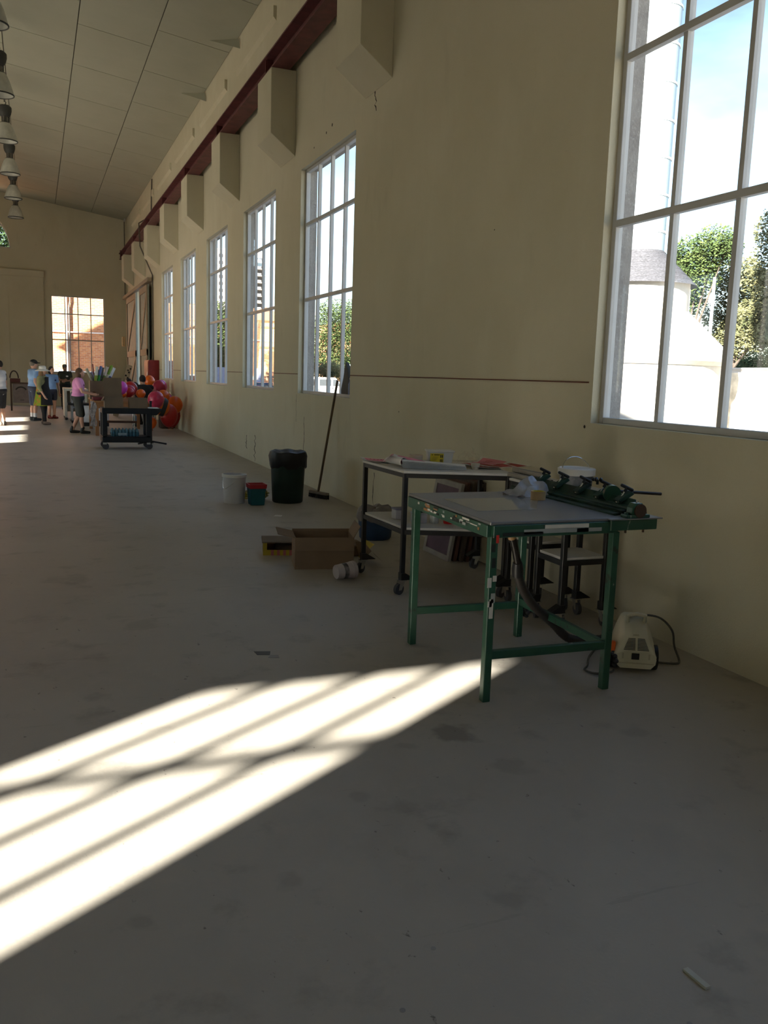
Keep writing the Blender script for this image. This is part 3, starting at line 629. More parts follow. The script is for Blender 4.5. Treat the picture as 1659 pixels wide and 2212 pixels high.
# ---- green printing table
gt = thing('printing_table', 'green steel screen printing table with grey top and paint splashes', 'table', (2.46, 4.24, 0))
X0, X1, Y0, Y1, ZTOP = 2.07, 2.80, 3.74, 4.76, 0.92
LG = {(0, 0): (X0 + .02, Y0 + .02), (1, 0): (X1 - .0, Y0 + .0), (0, 1): (X0 + .045, Y1 - .0), (1, 1): (X1 + .04, Y1 - .04)}
for (i, j), (x, y) in LG.items():
    lg = MB().box(x - .021, x + .021, y - .021, y + .021, 0.0, ZTOP - .06).build('leg', GREEN, gt, bevel=0.003)
    if i == 1:
        kb = MB(); kb.cyl((x + .021, y - 0.01, .16), (x + .04, y - 0.01, .16), 0.012, n=8)
        for a in range(6): kb.ball((x + .045, y - 0.01 + .026 * math.cos(a * PI / 3), .16 + .026 * math.sin(a * PI / 3)), 0.014, 8, 6)
        kb.cyl((x + .035, y - 0.01, .16), (x + .055, y - 0.01, .16), 0.028, n=12).build('lock_knob', KNOB, lg, smooth=True)
(ax, ay), (bx, by), (cx2, cy2), (dx2, dy2) = LG[(0, 0)], LG[(1, 0)], LG[(1, 1)], LG[(0, 1)]
for p, q, z in (((ax, ay), (bx, by), .245), ((bx, by), (cx2, cy2), .235), ((cx2, cy2), (dx2, dy2), .21)):
    MB().bar((p[0], p[1], z), (q[0], q[1], z), 0.03, 0.045).build('stretcher', GREEN, gt, bevel=0.003)
for p, q in (((X0, Y0), (X1, Y0)), ((X1, Y0), (X1 + .05, Y1)), ((X1 + .05, Y1), (X0 + .02, Y1 + .02)), ((X0 + .02, Y1 + .02), (X0, Y0))):
    MB().bar((p[0], p[1], ZTOP - .034), (q[0], q[1], ZTOP - .034), 0.05, 0.062).build('apron', GREEN, gt, bevel=0.003)
MB().prism([(X0 - .015, Y0 - .015), (X1 + .03, Y0 - .015), (X1 + .08, Y1 + .02), (X0 + .005, Y1 + .035)], 'z', ZTOP - .003, ZTOP + .014).build('table_top', GTOP, gt, bevel=0.003)
MB().prism([(2.16, 4.06), (2.52, 4.06), (2.80, 4.50), (2.18, 4.52)], 'z', ZTOP + .014, ZTOP + .0155).build('clear_sheet', mat('glossy film', (0.235, 0.225, 0.20), 0.10, spec=0.7), gt)
for (a, b, c, d, m, side) in ((2.12, 2.35, .862, .88, pk, 0), (2.24, 2.62, .87, .892, pg, 0), (2.36, 2.62, .893, .912, pw, 0), (2.55, 2.70, .87, .889, pg, 0), (2.085, 2.10, .83, .87, pr, 1)):
    MB().box(a, b, Y0 - .0275, Y0 - .0255, c, d).build('paint_mark', m, gt)
for k in range(34):
    y = Y0 + 0.05 + random.random() * 0.85; z = .87 + random.random() * .04; L = 0.012 + random.random() * 0.07
    MB().box(X0 - .0275 + (y - Y0) * .02, X0 - .0255 + (y - Y0) * .02, y, y + L, z, z + .004 + random.random() * .012).build('paint_mark', random.choice([pw, pw, pg, pb, pk]), gt)
for (x, y, z, h, m) in ((2.088, 3.737, .44, .10, pw), (2.095, 3.737, .52, .05, pg), (2.08, 3.737, .50, .03, pw), (2.085, 3.737, .78, .04, pk), (2.10, 3.737, .63, .03, pw), (2.072, 3.737, .60, .05, pw), (2.09, 3.737, .70, .05, pk)):
    MB().box(x - .01, x + .012, y + .0005, y + .003, z, z + h).build('paint_mark', m, gt)
# overhanging bracket with the pillow bearing and lift arm
MB().box(X1 - .05, 3.045, 3.705, 3.775, .868, .925).build('bracket', GREEN, gt, bevel=0.004)
MB().box(X1 - .06, 3.065, 3.69, 3.80, .926, .932).build('bracket_plate', GTOP, gt)
bp = MB(); bp.box(2.845, 2.99, 3.70, 3.76, .932, .950); bp.prism([(2.875, .95), (2.96, .95), (2.955, .985), (2.94, 1.01), (2.895, 1.01), (2.88, .985)], 'y', 3.705, 3.755)
prb = bp.build('pillow_bearing', GREEN, gt, bevel=0.006, seg=2)
MB().cyl((2.925, 3.695, .97), (2.925, 3.765, .97), 0.036, n=20).build('bearing_race', mat('rusty steel', (0.09, 0.055, 0.04), 0.6, 0.5), prb, smooth=True)
MB().cyl((2.92, 3.73, 1.01), (2.92, 3.73, 1.022), 0.005, n=8).build('grease_nipple', CHROME, prb)
for x in (2.862, 2.975):
    MB().cyl((x, 3.73, .85), (x, 3.73, .962), 0.006, n=8).build('bolt', mat('rusty steel', (0.09, 0.055, 0.04), 0.6, 0.5), prb)
    MB().cyl((x, 3.73, .950), (x, 3.73, .96), 0.013, n=6).build('nut', GREEN, prb)
MB().cyl((2.925, 3.76, .97), (2.93, 4.82, .955), 0.017, n=12).build('pivot_shaft', DGREEN, gt, smooth=True)
MB().prism([(2.88, .935), (2.945, .945), (2.985, 1.005), (2.955, 1.02), (2.915, .965), (2.875, .96)], 'y', 3.79, 4.80).build('clamp_bar', DGREEN, gt, bevel=0.003)
MB().prism([(2.83, .93), (2.89, .935), (2.89, .948), (2.83, .943)], 'y', 3.80, 4.80).build('clamp_lip', DGREEN, gt)
MB().box(2.83, 3.0, 4.83, 4.90, .926, .96).build('rear_bearing', DGREEN, gt, bevel=0.01)
for k, y in enumerate((3.88, 4.07, 4.27, 4.50, 4.71)):
    cp = MB().prism([(2.91, .985), (3.0, 1.035), (2.985, 1.052), (2.90, 1.005)], 'y', y - .028, y + .028).build('clamp_jaw', DGREEN, gt, bevel=0.004)
    b0, b1 = Vector((2.912, y, .99)), Vector((2.975, y + .01, 1.068))
    MB().cyl(b0, b1, 0.005, n=8).build('clamp_bolt', CHROME, cp); MB().tube([b0 - Vector((.004, 0, .006)), b0 + Vector((.006, 0, .008))], [0.014, 0.009], 10).build('bolt_foot', CHROME, cp, smooth=True)
    mb = MB(); u = (b1 - b0).normalized(); v = Vector((0.5, -0.75, -0.4)).normalized(); v = (v - u * v.dot(u)).normalized()
    mb.cap(b1 - v * .03, b1 + v * .03, 0.0095, 0.0095, 8); mb.cap(b1 - u * .025, b1, 0.008, 0.0095, 8)
    mb.build('tee_handle', KNOB, cp, smooth=True)
MB().cyl((2.955, 3.985, 1.02), (2.965, 4.015, 1.022), 0.048, n=28).build('counterweight_disc', GREEN, gt, smooth=True)
MB().cyl((2.965, 4.01, 1.035), (3.295, 4.0, 1.012), 0.009, n=10).build('counterweight_rod', mat('brown steel rod', (0.05, 0.04, 0.038), 0.5, 0.5), gt, smooth=True)
mb = MB(); mb.cyl((2.93, 4.10, 1.06), (2.93, 4.10, 1.085), 0.008, n=8)
for a in range(5): mb.ball((2.93 + .022 * math.cos(a * 1.257), 4.10 + .022 * math.sin(a * 1.257), 1.088), 0.011, 8, 6)
mb.build('star_knob', KNOB, gt, smooth=True)
# ---- vacuum hose under the table
hose_pts = [(2.385, 4.10, .86), (2.39, 4.10, .805), (2.43, 4.12, .722), (2.466, 4.14, .625), (2.482, 4.16, .554), (2.54, 4.2, .461), (2.664, 4.28, .337), (2.80, 4.35, .235), (2.92, 4.42, .15), (3.0, 4.45, .08), (3.06, 4.44, .045), (3.16, 4.40, .04), (3.30, 4.36, .06), (3.36, 4.28, .10)]
def smooth_path(P, n=6):
    P = [Vector(p) for p in P]; out = []
    for i in range(len(P) - 1):
        p0, p1, p2, p3 = P[max(i - 1, 0)], P[i], P[i + 1], P[min(i + 2, len(P) - 1)]
        for k in range(n):
            t = k / n; out.append(0.5 * ((2 * p1) + (p2 - p0) * t + (2 * p0 - 5 * p1 + 4 * p2 - p3) * t * t + (3 * p1 - p0 - 3 * p2 + p3) * t ** 3))
    return out + [P[-1]]
HOSE = mat('brown black hose', (0.035, 0.030, 0.027), 0.55)
hs = thing('vacuum_hose', 'dark ribbed vacuum hose taped under the green table and running to the cleaner', 'hose', (2.6, 4.3, 0))
hp = smooth_path(hose_pts[4:], 8)
MB().tube(hp, [0.026 + 0.0022 * (i % 2) for i in range(len(hp))], 12).build('flexible_hose', HOSE, hs, smooth=True)
MB().tube(smooth_path([hose_pts[1], hose_pts[2], hose_pts[3]], 5), [0.021] * 11, 12).build('rigid_tube', mat('glossy black plastic', (0.02, 0.017, 0.015), 0.25), hs, smooth=True)
MB().tube([hose_pts[3], (2.474, 4.15, .59), (2.484, 4.162, .545)], [0.026, 0.033, 0.033], 12).build('cuff', KNOB, hs, smooth=True)
MB().tube([hose_pts[0], hose_pts[1], (2.405, 4.108, .77)], [0.024, 0.026, 0.023], 12).build('tape_wrap', mat('brown parcel tape', (0.40, 0.24, 0.11), 0.25), hs, smooth=True)
# ---- vacuum cleaner
CREAM = mat('cream plastic', (0.60, 0.57, 0.43), 0.4, var=0.08, scale=5); CREAM_D = mat('yellowed plastic', (0.46, 0.42, 0.30), 0.45, var=0.1)
vc = thing('vacuum_cleaner', 'cream cylinder vacuum cleaner with black wheels standing by the wall', 'vacuum cleaner', (3.18, 3.98, 0))
Uax = Vector((0.87, -0.49, 0)); Wax = Vector((0.49, 0.87, 0)); V0 = Vector((3.145, 3.93, 0))
VM = Matrix((( Uax.x, Wax.x, 0, V0.x), (Uax.y, Wax.y, 0, V0.y), (0, 0, 1, 0), (0, 0, 0, 1)))
mb = MB(); mb.M = VM
def vsec(w, zb, wb, zm, wm, zt, wt):
    return [(-wb, w, zb), (-wm * .97, w, zb + (zm - zb) * .5), (-wm, w, zm), (-(wm + wt) / 2 * 1.03, w, (zm + zt) / 2), (-wt, w, zt - .012), (-wt * .7, w, zt), (wt * .7, w, zt), (wt, w, zt - .012), ((wm + wt) / 2 * 1.03, w, (zm + zt) / 2), (wm, w, zm), (wm * .97, w, zb + (zm - zb) * .5), (wb, w, zb)]
secs = [vsec(-.045, .035, .082, .085, .108, .12, .095), vsec(-.02, .03, .092, .09, .118, .20, .066), vsec(.02, .028, .095, .10, .122, .255, .062), vsec(.08, .028, .095, .12, .122, .295, .064), vsec(.17, .028, .09, .13, .118, .30, .066), vsec(.25, .04, .085, .13, .105, .28, .06), vsec(.30, .07, .07, .13, .085, .22, .05)]
for i, sct in enumerate(secs):
    pass
n = len(secs[0]); V = [p for s_ in secs for p in s_]; Fc = [tuple(range(n)), tuple((len(secs) - 1) * n + k for k in range(n - 1, -1, -1))]
for i in range(len(secs) - 1):
    for k in range(n):
        k2 = (k + 1) % n; Fc.append((i * n + k, i * n + k2, (i + 1) * n + k2, (i + 1) * n + k))
mb.add(V, Fc); vbody = mb.build('body', CREAM, vc, smooth=True, bevel=0.006, seg=2)
def vq(name, m, pts, par=vbody):
    q = MB(); q.M = VM; q.add(pts, [tuple(range(len(pts)))]); return q.build(name, m, par)
def fw(z): return (-.045 if z < .12 else -.045 + (z - .12) / .08 * .025 if z < .20 else -.02 + (z - .2) / .055 * .04) - .0025
for s_ in (-1, 1):
    for k in range(9):
        z = .135 + .0075 * k; xi, xo = .006, .070 - .0030 * k
        MBq = MB(); MBq.M = VM; MBq.add([(s_ * xi, fw(z), z), (s_ * xo, fw(z), z), (s_ * xo, fw(z + .0042), z + .0042), (s_ * xi, fw(z + .0042), z + .0042)], [(0, 1, 2, 3)]); MBq.build('vent_slot', KNOB, vbody)
    vq('side_mark', CREAM_D, [(s_ * .068, fw(.10), .085), (s_ * .078, fw(.10), .085), (s_ * .078, fw(.10), .118), (s_ * .068, fw(.10), .118)])
vq('cord_socket', KNOB, [(-.025, fw(.1), .082), (.018, fw(.1), .082), (.018, fw(.11), .119), (-.025, fw(.11), .119)])
vq('maker_badge', CREAM_D, [(-.02, fw(.212), .208), (.015, fw(.212), .208), (.013, fw(.22), .220), (-.018, fw(.22), .220)])
q = MB(); q.M = VM; q.box(-.10, .10, -.053, -.043, .058, .063).build('seam_line', CREAM_D, vbody)
q = MB(); q.M = VM; q.tube([(-.045, .05, .275), (-.05, .04, .315), (0, .035, .328), (.05, .04, .318), (.05, .06, .28)], 0.012, 8).build('carry_handle', CREAM, vc, smooth=True)
for s_ in (-1, 1):
    q = MB(); q.M = VM; q.tube([(s_ * .102, .06, .072), (s_ * .132, .06, .072)], [.072, .072], 22).build('wheel', KNOB, vc, smooth=True)
    q = MB(); q.M = VM; q.tube([(s_ * .075, .235, .03), (s_ * .095, .235, .03)], [.03, .03], 12).build('castor', KNOB, vc, smooth=True)
q = MB(); q.M = VM; q.box(-.145, -.11, .0, .03, .10, .165).build('orange_latch', mat('orange plastic', (0.85, 0.16, 0.03), 0.4), vc, bevel=0.004)
cord = smooth_path([(3.16, 4.02, .30), (3.22, 3.97, .315), (3.33, 3.96, .29), (3.44, 3.98, .20), (3.50, 4.02, .09), (3.51, 3.98, .012), (3.45, 3.94, .012), (3.36, 3.99, .012), (3.32, 4.08, .012), (3.42, 4.30, .012), (3.30, 4.42, .012), (3.05, 4.22, .012), (2.92, 4.06, .012), (2.86, 4.0, .012), (2.88, 3.93, .012), (2.98, 3.92, .012), (3.02, 3.95, .012)], 6)
tag(MB().tube(cord, 0.0065, 6).build('power_cord', mat('grey cord', (0.10, 0.095, 0.08), 0.6), smooth=True), 'thin grey power cord looped over the cream vacuum cleaner', 'cord')
# ---- things on the printing table
rag = MB(); N = 22
V = []; Fc = []
for i in range(N):
    for j in range(N):
        u, v = i / (N - 1) * 2 - 1, j / (N - 1) * 2 - 1
        x, y = 2.80 + u * .145 - v * .02, 4.60 + v * .10
        r2 = min(1.0, math.hypot(u, v))
        h = (1 - r2 ** 1.6) * .085 + .022 * math.sin(7 * u + 3.1 * v) * (1 - r2 * .6) + .018 * math.sin(9 * v - 4.2 * u) * (1 - r2 * .5) + .05 * math.exp(-((u + .15) ** 2 + (v + .1) ** 2) / .05)
        V.append((x + .012 * math.sin(11 * v), y + .01 * math.sin(12 * u), ZTOP + .0165 + max(0, h)))
for i in range(N - 1):
    for j in range(N - 1): Fc.append((i * N + j, (i + 1) * N + j, (i + 1) * N + j + 1, i * N + j + 1))
tag(rag.add(V, Fc).build('rag', mat('grey white rag', (0.42, 0.42, 0.44), 0.9, var=0.2, scale=14), smooth=True), 'crumpled grey white rag lying on the green printing table', 'rag')
tp = thing('tape_roll', 'roll of brown packing tape on the green printing table', 'tape', (2.735, 4.40, ZTOP + .016))
MB().lathe([(.034, 0), (.044, 0), (.044, .05), (.034, .05), (.034, 0)], (2.735, 4.40, ZTOP + .016), 28).build('tape', mat('tan tape', (0.42, 0.29, 0.14), 0.3), tp, smooth=True)
MB().lathe([(.031, 0), (.034, 0), (.034, .051), (.031, .051), (.031, 0)], (2.735, 4.40, ZTOP + .016), 28).build('core', mat('yellow card core', (0.62, 0.50, 0.04), 0.6), tp, smooth=True)

# ---- trolleys
def caster(par, x, y, ang):
    c, s_ = math.cos(ang), math.sin(ang)
    f = MB(); f.box(x - .03, x + .03, y - .03, y + .03, .105, .112)
    ox, oy = x + c * .03, y + s_ * .03
    for k in (-1, 1):
        px, py = -s_ * .019 * k, c * .019 * k
        f.add([(x + px - c * .02, y + py - s_ * .02, .106), (x + px + c * .03, y + py + s_ * .03, .106), (ox + px + c * .015, oy + py + s_ * .015, .035), (ox + px - c * .015, oy + py - s_ * .015, .035)], [(0, 1, 2, 3)])
    k = f.build('caster', CHROME, par)
    MB().tube([(ox + s_ * .014, oy - c * .014, .042), (ox - s_ * .014, oy + c * .014, .042)], [.042, .042], 18).build('wheel', RUBBER, k, smooth=True)
    return k
def trolley(name, label, corners, ztop, shelves, angs, gus, legw=.034):
    """corners FL, FR, BR, BL; boards at ztop and at the shelf heights"""
    cxm, cym = sum(p[0] for p in corners) / 4, sum(p[1] for p in corners) / 4
    t = thing(name, label, 'trolley', (cxm, cym, 0))
    for k, (x, y) in enumerate(corners):
        lg = MB().box(x - legw / 2, x + legw / 2, y - legw / 2, y + legw / 2, .118, ztop - .018).build('leg', BLACK, t, bevel=0.002)
        g = gus * (1 if x < cxm else -1)
        MB().prism([(x - g * .018, .113), (x + g * .10, .113), (x + g * .10, .117), (x + g * .018, .165), (x - g * .018, .165)], 'y', y - .03, y + .03).build('foot_plate', BLACK, lg)
        caster(t, x, y, angs[k])
    for z in [ztop] + shelves:
        for k in range(4):
            p, q = corners[k], corners[(k + 1) % 4]
            MB().bar((p[0], p[1], z - .035), (q[0], q[1], z - .035), legw * .9, .034).build('rail', BLACK, t)
        ex = 0.012
        poly = [(p[0] + (p[0] - cxm) * ex + math.copysign(.017, p[0] - cxm), p[1] + math.copysign(.017, p[1] - cym)) for p in corners]
        if z != ztop: poly = [(p[0], p[1]) for p in corners]
        MB().prism(poly, 'z', z - .018, z).build('board', WBOARD, t, bevel=0.0015)
    return t
TA = [(2.535, 5.93), (3.255, 5.66), (3.53, 6.62), (2.505, 6.70)]
trolley('trolley', 'black steel trolley with white boards, loaded with prints and a tub', TA, .94, [.512], (3.5, 3.6, 3.4, 3.6), 1)
trolley('trolley', 'narrow black trolley with white shelf carrying the timber squeegees', [(3.23, 5.24), (3.52, 5.24), (3.52, 5.56), (3.23, 5.56)], .92, [.50], (4.6, 4.4, 4.0, 4.6), -1)
trolley('trolley', 'small black trolley by the wall carrying the dirty white paint bucket', [(3.20, 4.79), (3.53, 4.79), (3.53, 5.10), (3.20, 5.10)], .92, [.48], (4.5, 4.7, 4.6, 4.4), -1)
# ---- things on the big trolley
PAPER = mat('print paper', (0.74, 0.73, 0.72), 0.7, var=0.05); PINK = mat('pink ink', (0.72, 0.26, 0.34), 0.7, var=0.15); REDI = mat('red ink', (0.42, 0.06, 0.06), 0.7, var=0.25, scale=12)
def print_sheet(label, c, ang, L, Wd, lift, ink, group=None, marks=True):
    t = thing('poster_print', label, 'print', (c[0], c[1], c[2]), group)
    n1, n2 = 9, 5; V = []; Fc = []; ca, sa = math.cos(ang), math.sin(ang)
    def S(u, v, dz=0):
        x, y = (u - .5) * L, (v - .5) * Wd
        return (c[0] + ca * x - sa * y, c[1] + sa * x + ca * y, c[2] + dz + lift(u, v))
    for i in range(n1):
        for j in range(n2): V.append(S(i / (n1 - 1), j / (n2 - 1)))
    for i in range(n1 - 1):
        for j in range(n2 - 1): Fc.append((i * n2 + j, (i + 1) * n2 + j, (i + 1) * n2 + j + 1, i * n2 + j + 1))
    MB().add(V, Fc).build('paper', PAPER, t, smooth=True)
    V = [S(.07 + .86 * i / (n1 - 1), .1 + .8 * j / (n2 - 1), .0012) for i in range(n1) for j in range(n2)]
    k = MB().add(V, Fc).build('ink_panel', ink, t, smooth=True)
    if marks:
        mb = MB()
        for i in range(9):
            u = .16 + .07 * i; v = .42 + .1 * random.random()
            mb.add([S(u, v, .003), S(u + .025, v, .003), S(u + .035, v + .22, .003), S(u + .01, v + .22, .003)], [(0, 1, 2, 3)])
        mb.build('lettering', REDI, k)
    return t
print_sheet('pink poster print with red lettering lying flat at the trolley corner', (2.64, 6.56, .945), -.25, .42, .26, lambda u, v: .012 * (1 - u) + .03 * max(0, .25 - u), PINK)
print_sheet('pink poster print rolled up over the stack of glossy film', (2.66, 6.24, .955), -.45, .34, .20, lambda u, v: .062 * math.exp(-((u - .22) / .16) ** 2) + .01, PINK, marks=False)
pr1 = [o for o in bpy.data.objects if o.get('label') == 'pink poster print rolled up over the stack of glossy film'][0]
MB().tube([(2.595, 6.235, .990), (2.66, 6.165, .982), (2.76, 6.09, .968)], [.036, .033, .024], 18).build('rolled_ink', PINK, pr1, smooth=True)
MB().tube([(2.578, 6.253, .991), (2.595, 6.235, .990)], [.0375, .0375], 18).build('rolled_margin', PAPER, pr1, smooth=True)
# curl of loose white sheets
for k in range(4):
    tag(MB().tube([(2.545 + .006 * k, 6.33 - .02 * k, .982 + .004 * k), (2.585 + .006 * k, 6.19 - .02 * k, .975 + .003 * k)], .020 + .004 * k, 16, caps=False).build('paper_curl', PAPER, smooth=True), 'rolled edge of white print paper on the big trolley', 'paper', 'paper curls on the big trolley')
mb = MB()
fs = thing('film_stack', 'loose stack of clear film sheets along the trolley front', 'film', (2.8, 5.97, .945))
FILM = mat('clear film', (0.80, 0.81, 0.81), 0.5, var=0.05, scale=8, spec=0.4)
for k in range(7):
    a = -.30 + .02 * random.random(); c0 = Vector((2.80 + .01 * random.random(), 6.02 + .008 * random.random(), .943 + .0045 * k))
    cc, ss = math.cos(a), math.sin(a); V = []
    for (u, v) in ((-.24, -.06), (.24, -.06), (.26, .10), (-.24, .10)): V.append((c0.x + cc * u - ss * v, c0.y + ss * u + cc * v, c0.z + ((.004 + .0045 * k) if u < 0 else 0)))
    V += [(x, y, z + .0018) for (x, y, z) in V]
    MB().add(V, [(0, 1, 2, 3), (4, 5, 6, 7), (0, 1, 5, 4), (1, 2, 6, 5), (2, 3, 7, 6), (3, 0, 4, 7)]).build('sheet', FILM, fs)
mt = thing('masking_tape', 'wide roll of pale masking tape beside the plastic tub', 'tape', (2.83, 6.42, .94))
MB().lathe([(.032, 0), (.055, 0), (.055, .072), (.032, .072), (.032, 0)], (2.83, 6.42, .94), 28).build('tape', mat('masking tape', (0.55, 0.45, 0.35), 0.7, var=0.1, scale=40, stretch=(.2, .2, 2)), mt, smooth=True)
tb = thing('plastic_tub', 'clear plastic tub with yellow printed label and white lid', 'tub', (3.02, 6.38, .94))
A = -.28; TM = Matrix.Translation((3.03, 6.40, .94)) @ Matrix.Rotation(A, 4, 'Z')
def tbx(name, m, x0, x1, y0, y1, z0, z1, par=tb, bevel=0.0):
    q = MB(); q.M = TM; q.box(x0, x1, y0, y1, z0, z1); return q.build(name, m, par, bevel=bevel)
q = MB(); q.M = TM
q.add([(-.092, -.055, 0), (.092, -.055, 0), (.092, .055, 0), (-.092, .055, 0), (-.105, -.065, .10), (.105, -.065, .10), (.105, .065, .10), (-.105, .065, .10)], [(0, 3, 2, 1), (4, 5, 6, 7), (0, 1, 5, 4), (1, 2, 6, 5), (2, 3, 7, 6), (3, 0, 4, 7)])
q.build('container', mat('milky tub plastic', (0.62, 0.63, 0.64), 0.3, var=0.04), tb, bevel=0.008, seg=2)
tbx('lid', WHITE_L, -.112, .112, -.072, .072, .098, .112, bevel=0.003)
lab = tbx('label', mat('yellow label', (0.62, 0.48, 0.03), 0.5, var=0.05), -.085, .022, -.0685, -.0605, .012, .088)
for k, (a, b) in enumerate(((-.075, -.065), (-.055, -.01))): tbx('label_text', KNOB, a, b, -.0695, -.068, .074, .080, lab)
for k in range(4): tbx('label_text', mat('label print', (0.35, 0.26, 0.03), 0.6), -.07, -.02 - .006 * k, -.0695, -.068, .058 - .009 * k, .061 - .009 * k, lab)
for k in range(6): tbx('barcode_bar', KNOB, -.006 + .004 * k, -.004 + .004 * k, -.0695, -.068, .018, .042, lab)
tbx('label_mark', KNOB, -.005, .003, -.0695, -.068, .055, .078, lab); tbx('label_mark', KNOB, .008, .015, -.0695, -.068, .055, .078, lab)
# crinkled film scraps behind the tub
mb = MB(); V = []; Fc = []
for i in range(9):
    for j in range(7): V.append((3.13 + .04 * i * .6 + .012 * random.random(), 6.28 + .012 * math.sin(i * 2.1) + .012 * random.random(), .945 + .024 * j * (1 - abs(i - 4.5) / 7) + .014 * random.random()))
for i in range(8):
    for j in range(6):
        if random.random() < .75: Fc.append((i * 7 + j, (i + 1) * 7 + j, (i + 1) * 7 + j + 1, i * 7 + j + 1))
tag(mb.add(V, Fc).build('crinkled_film', glass_mat('cellophane', (0.93, 0.93, 0.92), 0.12)), 'crinkled clear cellophane scrap behind the plastic tub', 'film')
for k, (c, a, lab_, ink, L) in enumerate((((3.36, 6.22, .945), .35, 'red poster print at the bottom of the heap beside the squeegees', REDI, .42), ((3.43, 6.10, .949), .12, 'red poster print with white edge lying across the heap', REDI, .42), ((3.30, 6.05, .952), -.1, 'red poster print with torn edge at the front of the heap', REDI, .36), ((3.42, 6.28, .956), .75, 'pink poster print with raised corner on top of the heap', PINK, .36))):
    lf = (lambda u, v: .05 * max(0, u - .55) * 1.2 * v + .004 * math.sin(8 * u)) if k == 3 else (lambda u, v, k=k: .006 * math.sin(6 * u + k) + .006)
    print_sheet(lab_, c, a, L, .26, lf, ink, marks=(k == 3))
jar = thing('paper_cup', 'small crumpled cream paper cup at the trolley front', 'cup', (3.14, 5.98, .94))
MB().lathe([(0, 0), (.026, 0), (.034, .03), (.036, .045), (.03, .046), (.024, .006), (0, .006)], (3.14, 5.98, .94), 9).build('cup', mat('cream wax paper', (0.62, 0.56, 0.46), 0.6), jar)
# ---- lower shelf
for (x, y, s_, hh, lab_, cc) in ((2.66, 6.33, .09, .075, 'lilac lidded plastic box at the back of the lower shelf', (0.22, 0.22, 0.32)), (2.74, 6.12, .10, .07, 'grey box of ink sachets on the lower shelf behind the green leg', (0.36, 0.37, 0.40))):
    t = thing('storage_box', lab_, 'box', (x, y, .512)); m_ = mat('box ' + lab_[:6], cc, .5)
    MB().box(x - s_ / 2, x + s_ / 2, y - s_ / 2, y + s_ / 2, .512, .512 + hh).build('body', mat('frosted box', (0.38, 0.38, 0.42), .4), t, bevel=.004); MB().box(x - s_ / 2 - .004, x + s_ / 2 + .004, y - s_ / 2 - .004, y + s_ / 2 + .004, .512 + hh, .512 + hh + .012).build('lid', m_, t, bevel=.003)
for k, (x, y) in enumerate(((2.72, 6.13), (2.75, 6.10))):
    tag(MB().box(x - .014, x + .014, y - .014, y + .014, .595, .625).build('ink_bottle', KNOB, bevel=.004), ('black ink bottle on the grey box, the one toward the wall' if k else 'black ink bottle on the grey box, the one away from the wall'), 'bottle')
t = thing('glass_jar', 'cloudy clear jar between the grey box and red lidded pot', 'jar', (2.85, 6.07, .512))
MB().lathe([(0, 0), (.033, 0), (.036, .01), (.036, .06), (.03, .07), (.03, .078), (0, .078)], (2.85, 6.07, .512), 20).build('jar', mat('cloudy jar', (0.50, 0.53, 0.52), .25, var=.2, scale=30), t, smooth=True)
MB().lathe([(.033, .076), (.033, .088), (0, .09)], (2.85, 6.07, .512), 20).build('lid', WHITE_L, t, smooth=True)
t = thing('red_pot', 'clear pot with bright red base on the lower shelf', 'pot', (2.955, 6.03, .512))
MB().lathe([(0, 0), (.038, 0), (.042, .005), (.045, .035), (.036, .036), (0, .034)], (2.955, 6.03, .512), 22).build('base', mat('red plastic', (0.55, 0.02, 0.025), .35), t, smooth=True)
MB().lathe([(.036, .035), (.038, .05), (0, .052)], (2.955, 6.03, .512), 20).build('cap', mat('cloudy jar', (0.50, 0.53, 0.52), .25), t, smooth=True)
# ---- silk screens leaning against the wall
FR = [mat('grey screen frame', (0.36, 0.33, 0.30), .7), mat('dark timber frame', (0.10, 0.075, 0.06), .8), mat('red brown timber frame', (0.12, 0.06, 0.045), .8)]
MESH = mat('purple screen mesh', (0.105, 0.055, 0.085), .6, var=.25, scale=5)
descr = ['front silk screen with purple mesh leaning under the trolley', 'second silk screen of the leaning stack, dark timber frame', 'third silk screen of the leaning stack, red brown frame', 'fourth silk screen of the leaning stack', 'last silk screen of the leaning stack, against the wall']
for k in range(5):
    ox = .052 * k; dy = -.02 * k + .012 * (k % 2)
    t = thing('silk_screen', descr[k], 'silk screen', (3.42 + ox, 7.15 + dy, 0))
    x0, x1_ = 3.39 + ox, 3.50 + ox * .98
    y0, y1_ = 6.90 + dy, 7.45 + dy; zt_ = .70 + .012 * k
    def sp(y, z, off=0.0): return (x0 + (x1_ - x0) * z / zt_ + off, y, z)
    def slab(ya, yb, za, zb, m, nm, o1, o2, par=t):
        V = [sp(y, z, o) for o in (o1, o2) for (y, z) in ((ya, za), (yb, za), (yb, zb), (ya, zb))]
        return MB().add(V, [(0, 1, 2, 3), (4, 5, 6, 7), (0, 1, 5, 4), (1, 2, 6, 5), (2, 3, 7, 6), (3, 0, 4, 7)]).build(nm, m, par)
    m_ = FR[0] if k == 0 else FR[1 + k % 2]
    b = .045
    slab(y0, y1_, .004, b + .004, m_, 'frame_rail', 0, .03); slab(y0, y1_, zt_ - b, zt_, m_, 'frame_rail', 0, .03)
    slab(y0, y0 + b, b + .004, zt_ - b, m_, 'frame_stile', 0, .03); slab(y1_ - b, y1_, b + .004, zt_ - b, m_, 'frame_stile', 0, .03)
    me_ = slab(y0 + b, y1_ - b, b + .004, zt_ - b, MESH, 'mesh', .008, .012)
    if k == 0:
        mp_ = MB()
        for (cy_, cz_) in ((7.28, .30), (7.14, .29)):
            ring = [sp(cy_ + .055 * math.cos(a * PI / 8), cz_ + .06 * math.sin(a * PI / 8), .0075) for a in range(17)]
            mp_.tube(ring, .009, 6)
        mp_.build('stencil', mat('pale stencil', (0.15, 0.07, 0.10), .6), me_)
